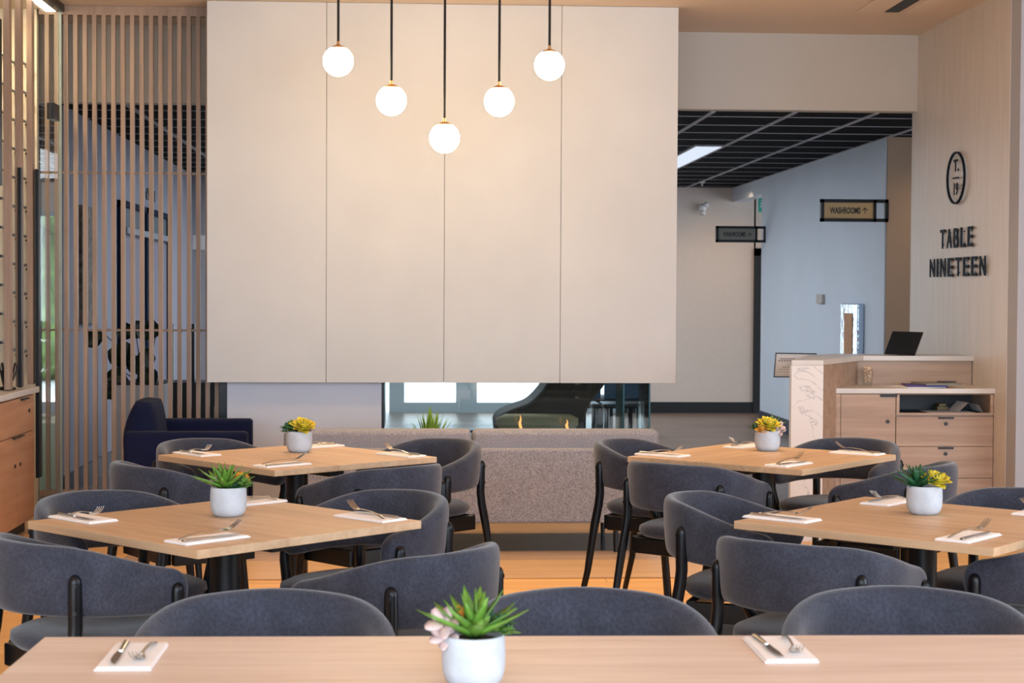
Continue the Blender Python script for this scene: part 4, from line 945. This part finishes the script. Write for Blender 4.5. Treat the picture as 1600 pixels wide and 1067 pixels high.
# ------------------------------------------------------------------ succulents
def rosette(bm, c, R, n, tilt0, tilt1, width, rings_=3, seed=0, curve=-.15, prof=None, upb=0):
    rnd = random.Random(seed); c = Vector(c)
    for j in range(rings_):
        f = j / max(1, rings_ - 1); m_ = max(4, int(n * (1 - .35 * f))); el = lerp(tilt0, tilt1, f)
        for k in range(m_):
            a = 2 * PI * (k + .5 * j) / m_ + rnd.uniform(-.18, .18); e_ = rd(el + rnd.uniform(-7, 7)); L_ = R * (1 - .25 * f) * rnd.uniform(.88, 1.08)
            d_ = Vector((math.cos(a) * math.cos(e_), math.sin(a) * math.cos(e_), math.sin(e_)))
            leaf(bm, c + Vector((0, 0, .002 * j)) + d_ * R * .05, c + d_ * L_, width * (1 - .2 * f), .0016, curve, Vector((0, 0, 1)) if abs(d_.z) < .95 else Vector((1, 0, 0)), prof=prof)
SPK = [.75, 1, .85, .5, .0]; PET = [.4, .8, 1, .85, .12]
def pot(name_label, x, y, elems, s=1.0, rz=0):
    t = thing('potted_succulent', name_label, 'potted plant', (x, y, .7502), rz)
    bm = bmesh.new(); lathe(bm, [(.001, 0), (.034, 0), (.043, .004), (.050, .014), (.0535, .028), (.0545, .05), (.0535, .078), (.052, .0865), (.050, .0875), (.0475, .0865), (.047, .074), (.001, .074)], 40, close=False)
    link('pot', bm, 'pot', t, smooth=True)
    bm = bmesh.new(); lathe(bm, [(.0465, .0745), (.0465, .077), (.001, .079)], 24); link('soil', bm, 'soil', t)
    for k, (kind, c, R, m_) in enumerate(elems):
        bm = bmesh.new()
        if kind == 'spiky': rosette(bm, c, R, 8, 28, 80, R * .29, 4, k + int(x * 7), -.08, SPK)
        elif kind == 'echeveria': rosette(bm, c, R, 10, 12, 75, R * .55, 4, k, .12, PET)
        elif kind == 'flower': rosette(bm, c, R, 5, 20, 40, R * .62, 1, k, .05, [.25, .7, 1, .95, .45])
        elif kind == 'sprig':
            rr = random.Random(k + int(y * 9))
            for j in range(5):
                a = rr.uniform(0, 6.28); b0 = Vector(c) + Vector((math.cos(a), math.sin(a), 0)) * R * .35 * rr.random() + Vector((0, 0, rr.uniform(-.0, .02)))
                rosette(bm, b0, R * .5, 6, 5, 70, R * .17, 2, j, -.05, [.5, 1, .9, .6, 0])
        nm = {'spiky': 'spiky_rosette', 'echeveria': 'round_rosette', 'flower': 'pale_flower', 'sprig': 'leafy_sprig'}[kind]
        o = link(nm, bm, m_, t, smooth=True)
        if kind == 'flower' : 
            o.rotation_euler = (rd(55), 0, rd(-25)); o.location = Vector(c) - o.rotation_euler.to_matrix() @ Vector(c)
        if kind == 'echeveria': o.rotation_euler = (rd(28), 0, 0); o.location = Vector(c) - o.rotation_euler.to_matrix() @ Vector(c)
    t.scale = (s, s, s); return t
def pz(px, py): q = atZ(px, py, .75); return q.x, q.y
x, y = pz(357, 806); pot('white concrete pot with a tall spiky green succulent on the middle left table', x, y, [('spiky', (-.012, 0, .078), .105, 'green'), ('sprig', (.038, -.01, .085), .06, 'dgreen'), ('sprig', (-.04, .0, .085), .04, 'pink'), ('sprig', (.05, -.025, .085), .05, 'green'), ('echeveria', (.03, .03, .1), .035, 'orange')])
x, y = pz(467.5, 706); pot('white concrete pot with a yellow rosette on the far left table', x, y, [('echeveria', (.018, -.012, .095), .062, 'yellow'), ('sprig', (-.045, -.01, .088), .06, 'dgreen'), ('spiky', (-.008, .02, .085), .07, 'green'), ('flower', (.05, .02, .1), .03, 'pink'), ('sprig', (-.03, .02, .1), .05, 'green')])
x, y = pz(1199, 704); pot('white concrete pot with orange and yellow rosettes on the far right table', x, y, [('echeveria', (.0, -.012, .1), .058, 'yellow'), ('echeveria', (-.028, -.03, .085), .036, 'orange'), ('spiky', (.01, .02, .085), .085, 'green'), ('sprig', (-.045, .0, .09), .055, 'dgreen'), ('flower', (.045, -.01, .095), .036, 'pink'), ('flower', (.052, -.02, .082), .028, 'pink')])
x, y = pz(1444, 803); pot('white concrete pot with dark green spikes and one yellow rosette on the near right table', x, y, [('echeveria', (.03, -.015, .095), .05, 'yellow'), ('spiky', (-.022, 0, .08), .1, 'dgreen'), ('sprig', (-.035, -.01, .08), .055, 'dgreen'), ('sprig', (-.01, .02, .1), .05, 'green')])
x, y = pz(740, 1070); pot('largest white concrete pot with green spikes and a pale pink flower on the foreground table', x, y, [('spiky', (.0, -.01, .08), .11, 'green'), ('sprig', (.042, .0, .09), .055, 'dgreen'), ('sprig', (.05, -.01, .08), .04, 'green'), ('flower', (-.05, -.01, .105), .036, 'pink'), ('flower', (-.048, -.012, .083), .03, 'pink'), ('echeveria', (-.02, .02, .1), .035, 'orange')])
for m_ in bpy.data.meshes: m_.validate()
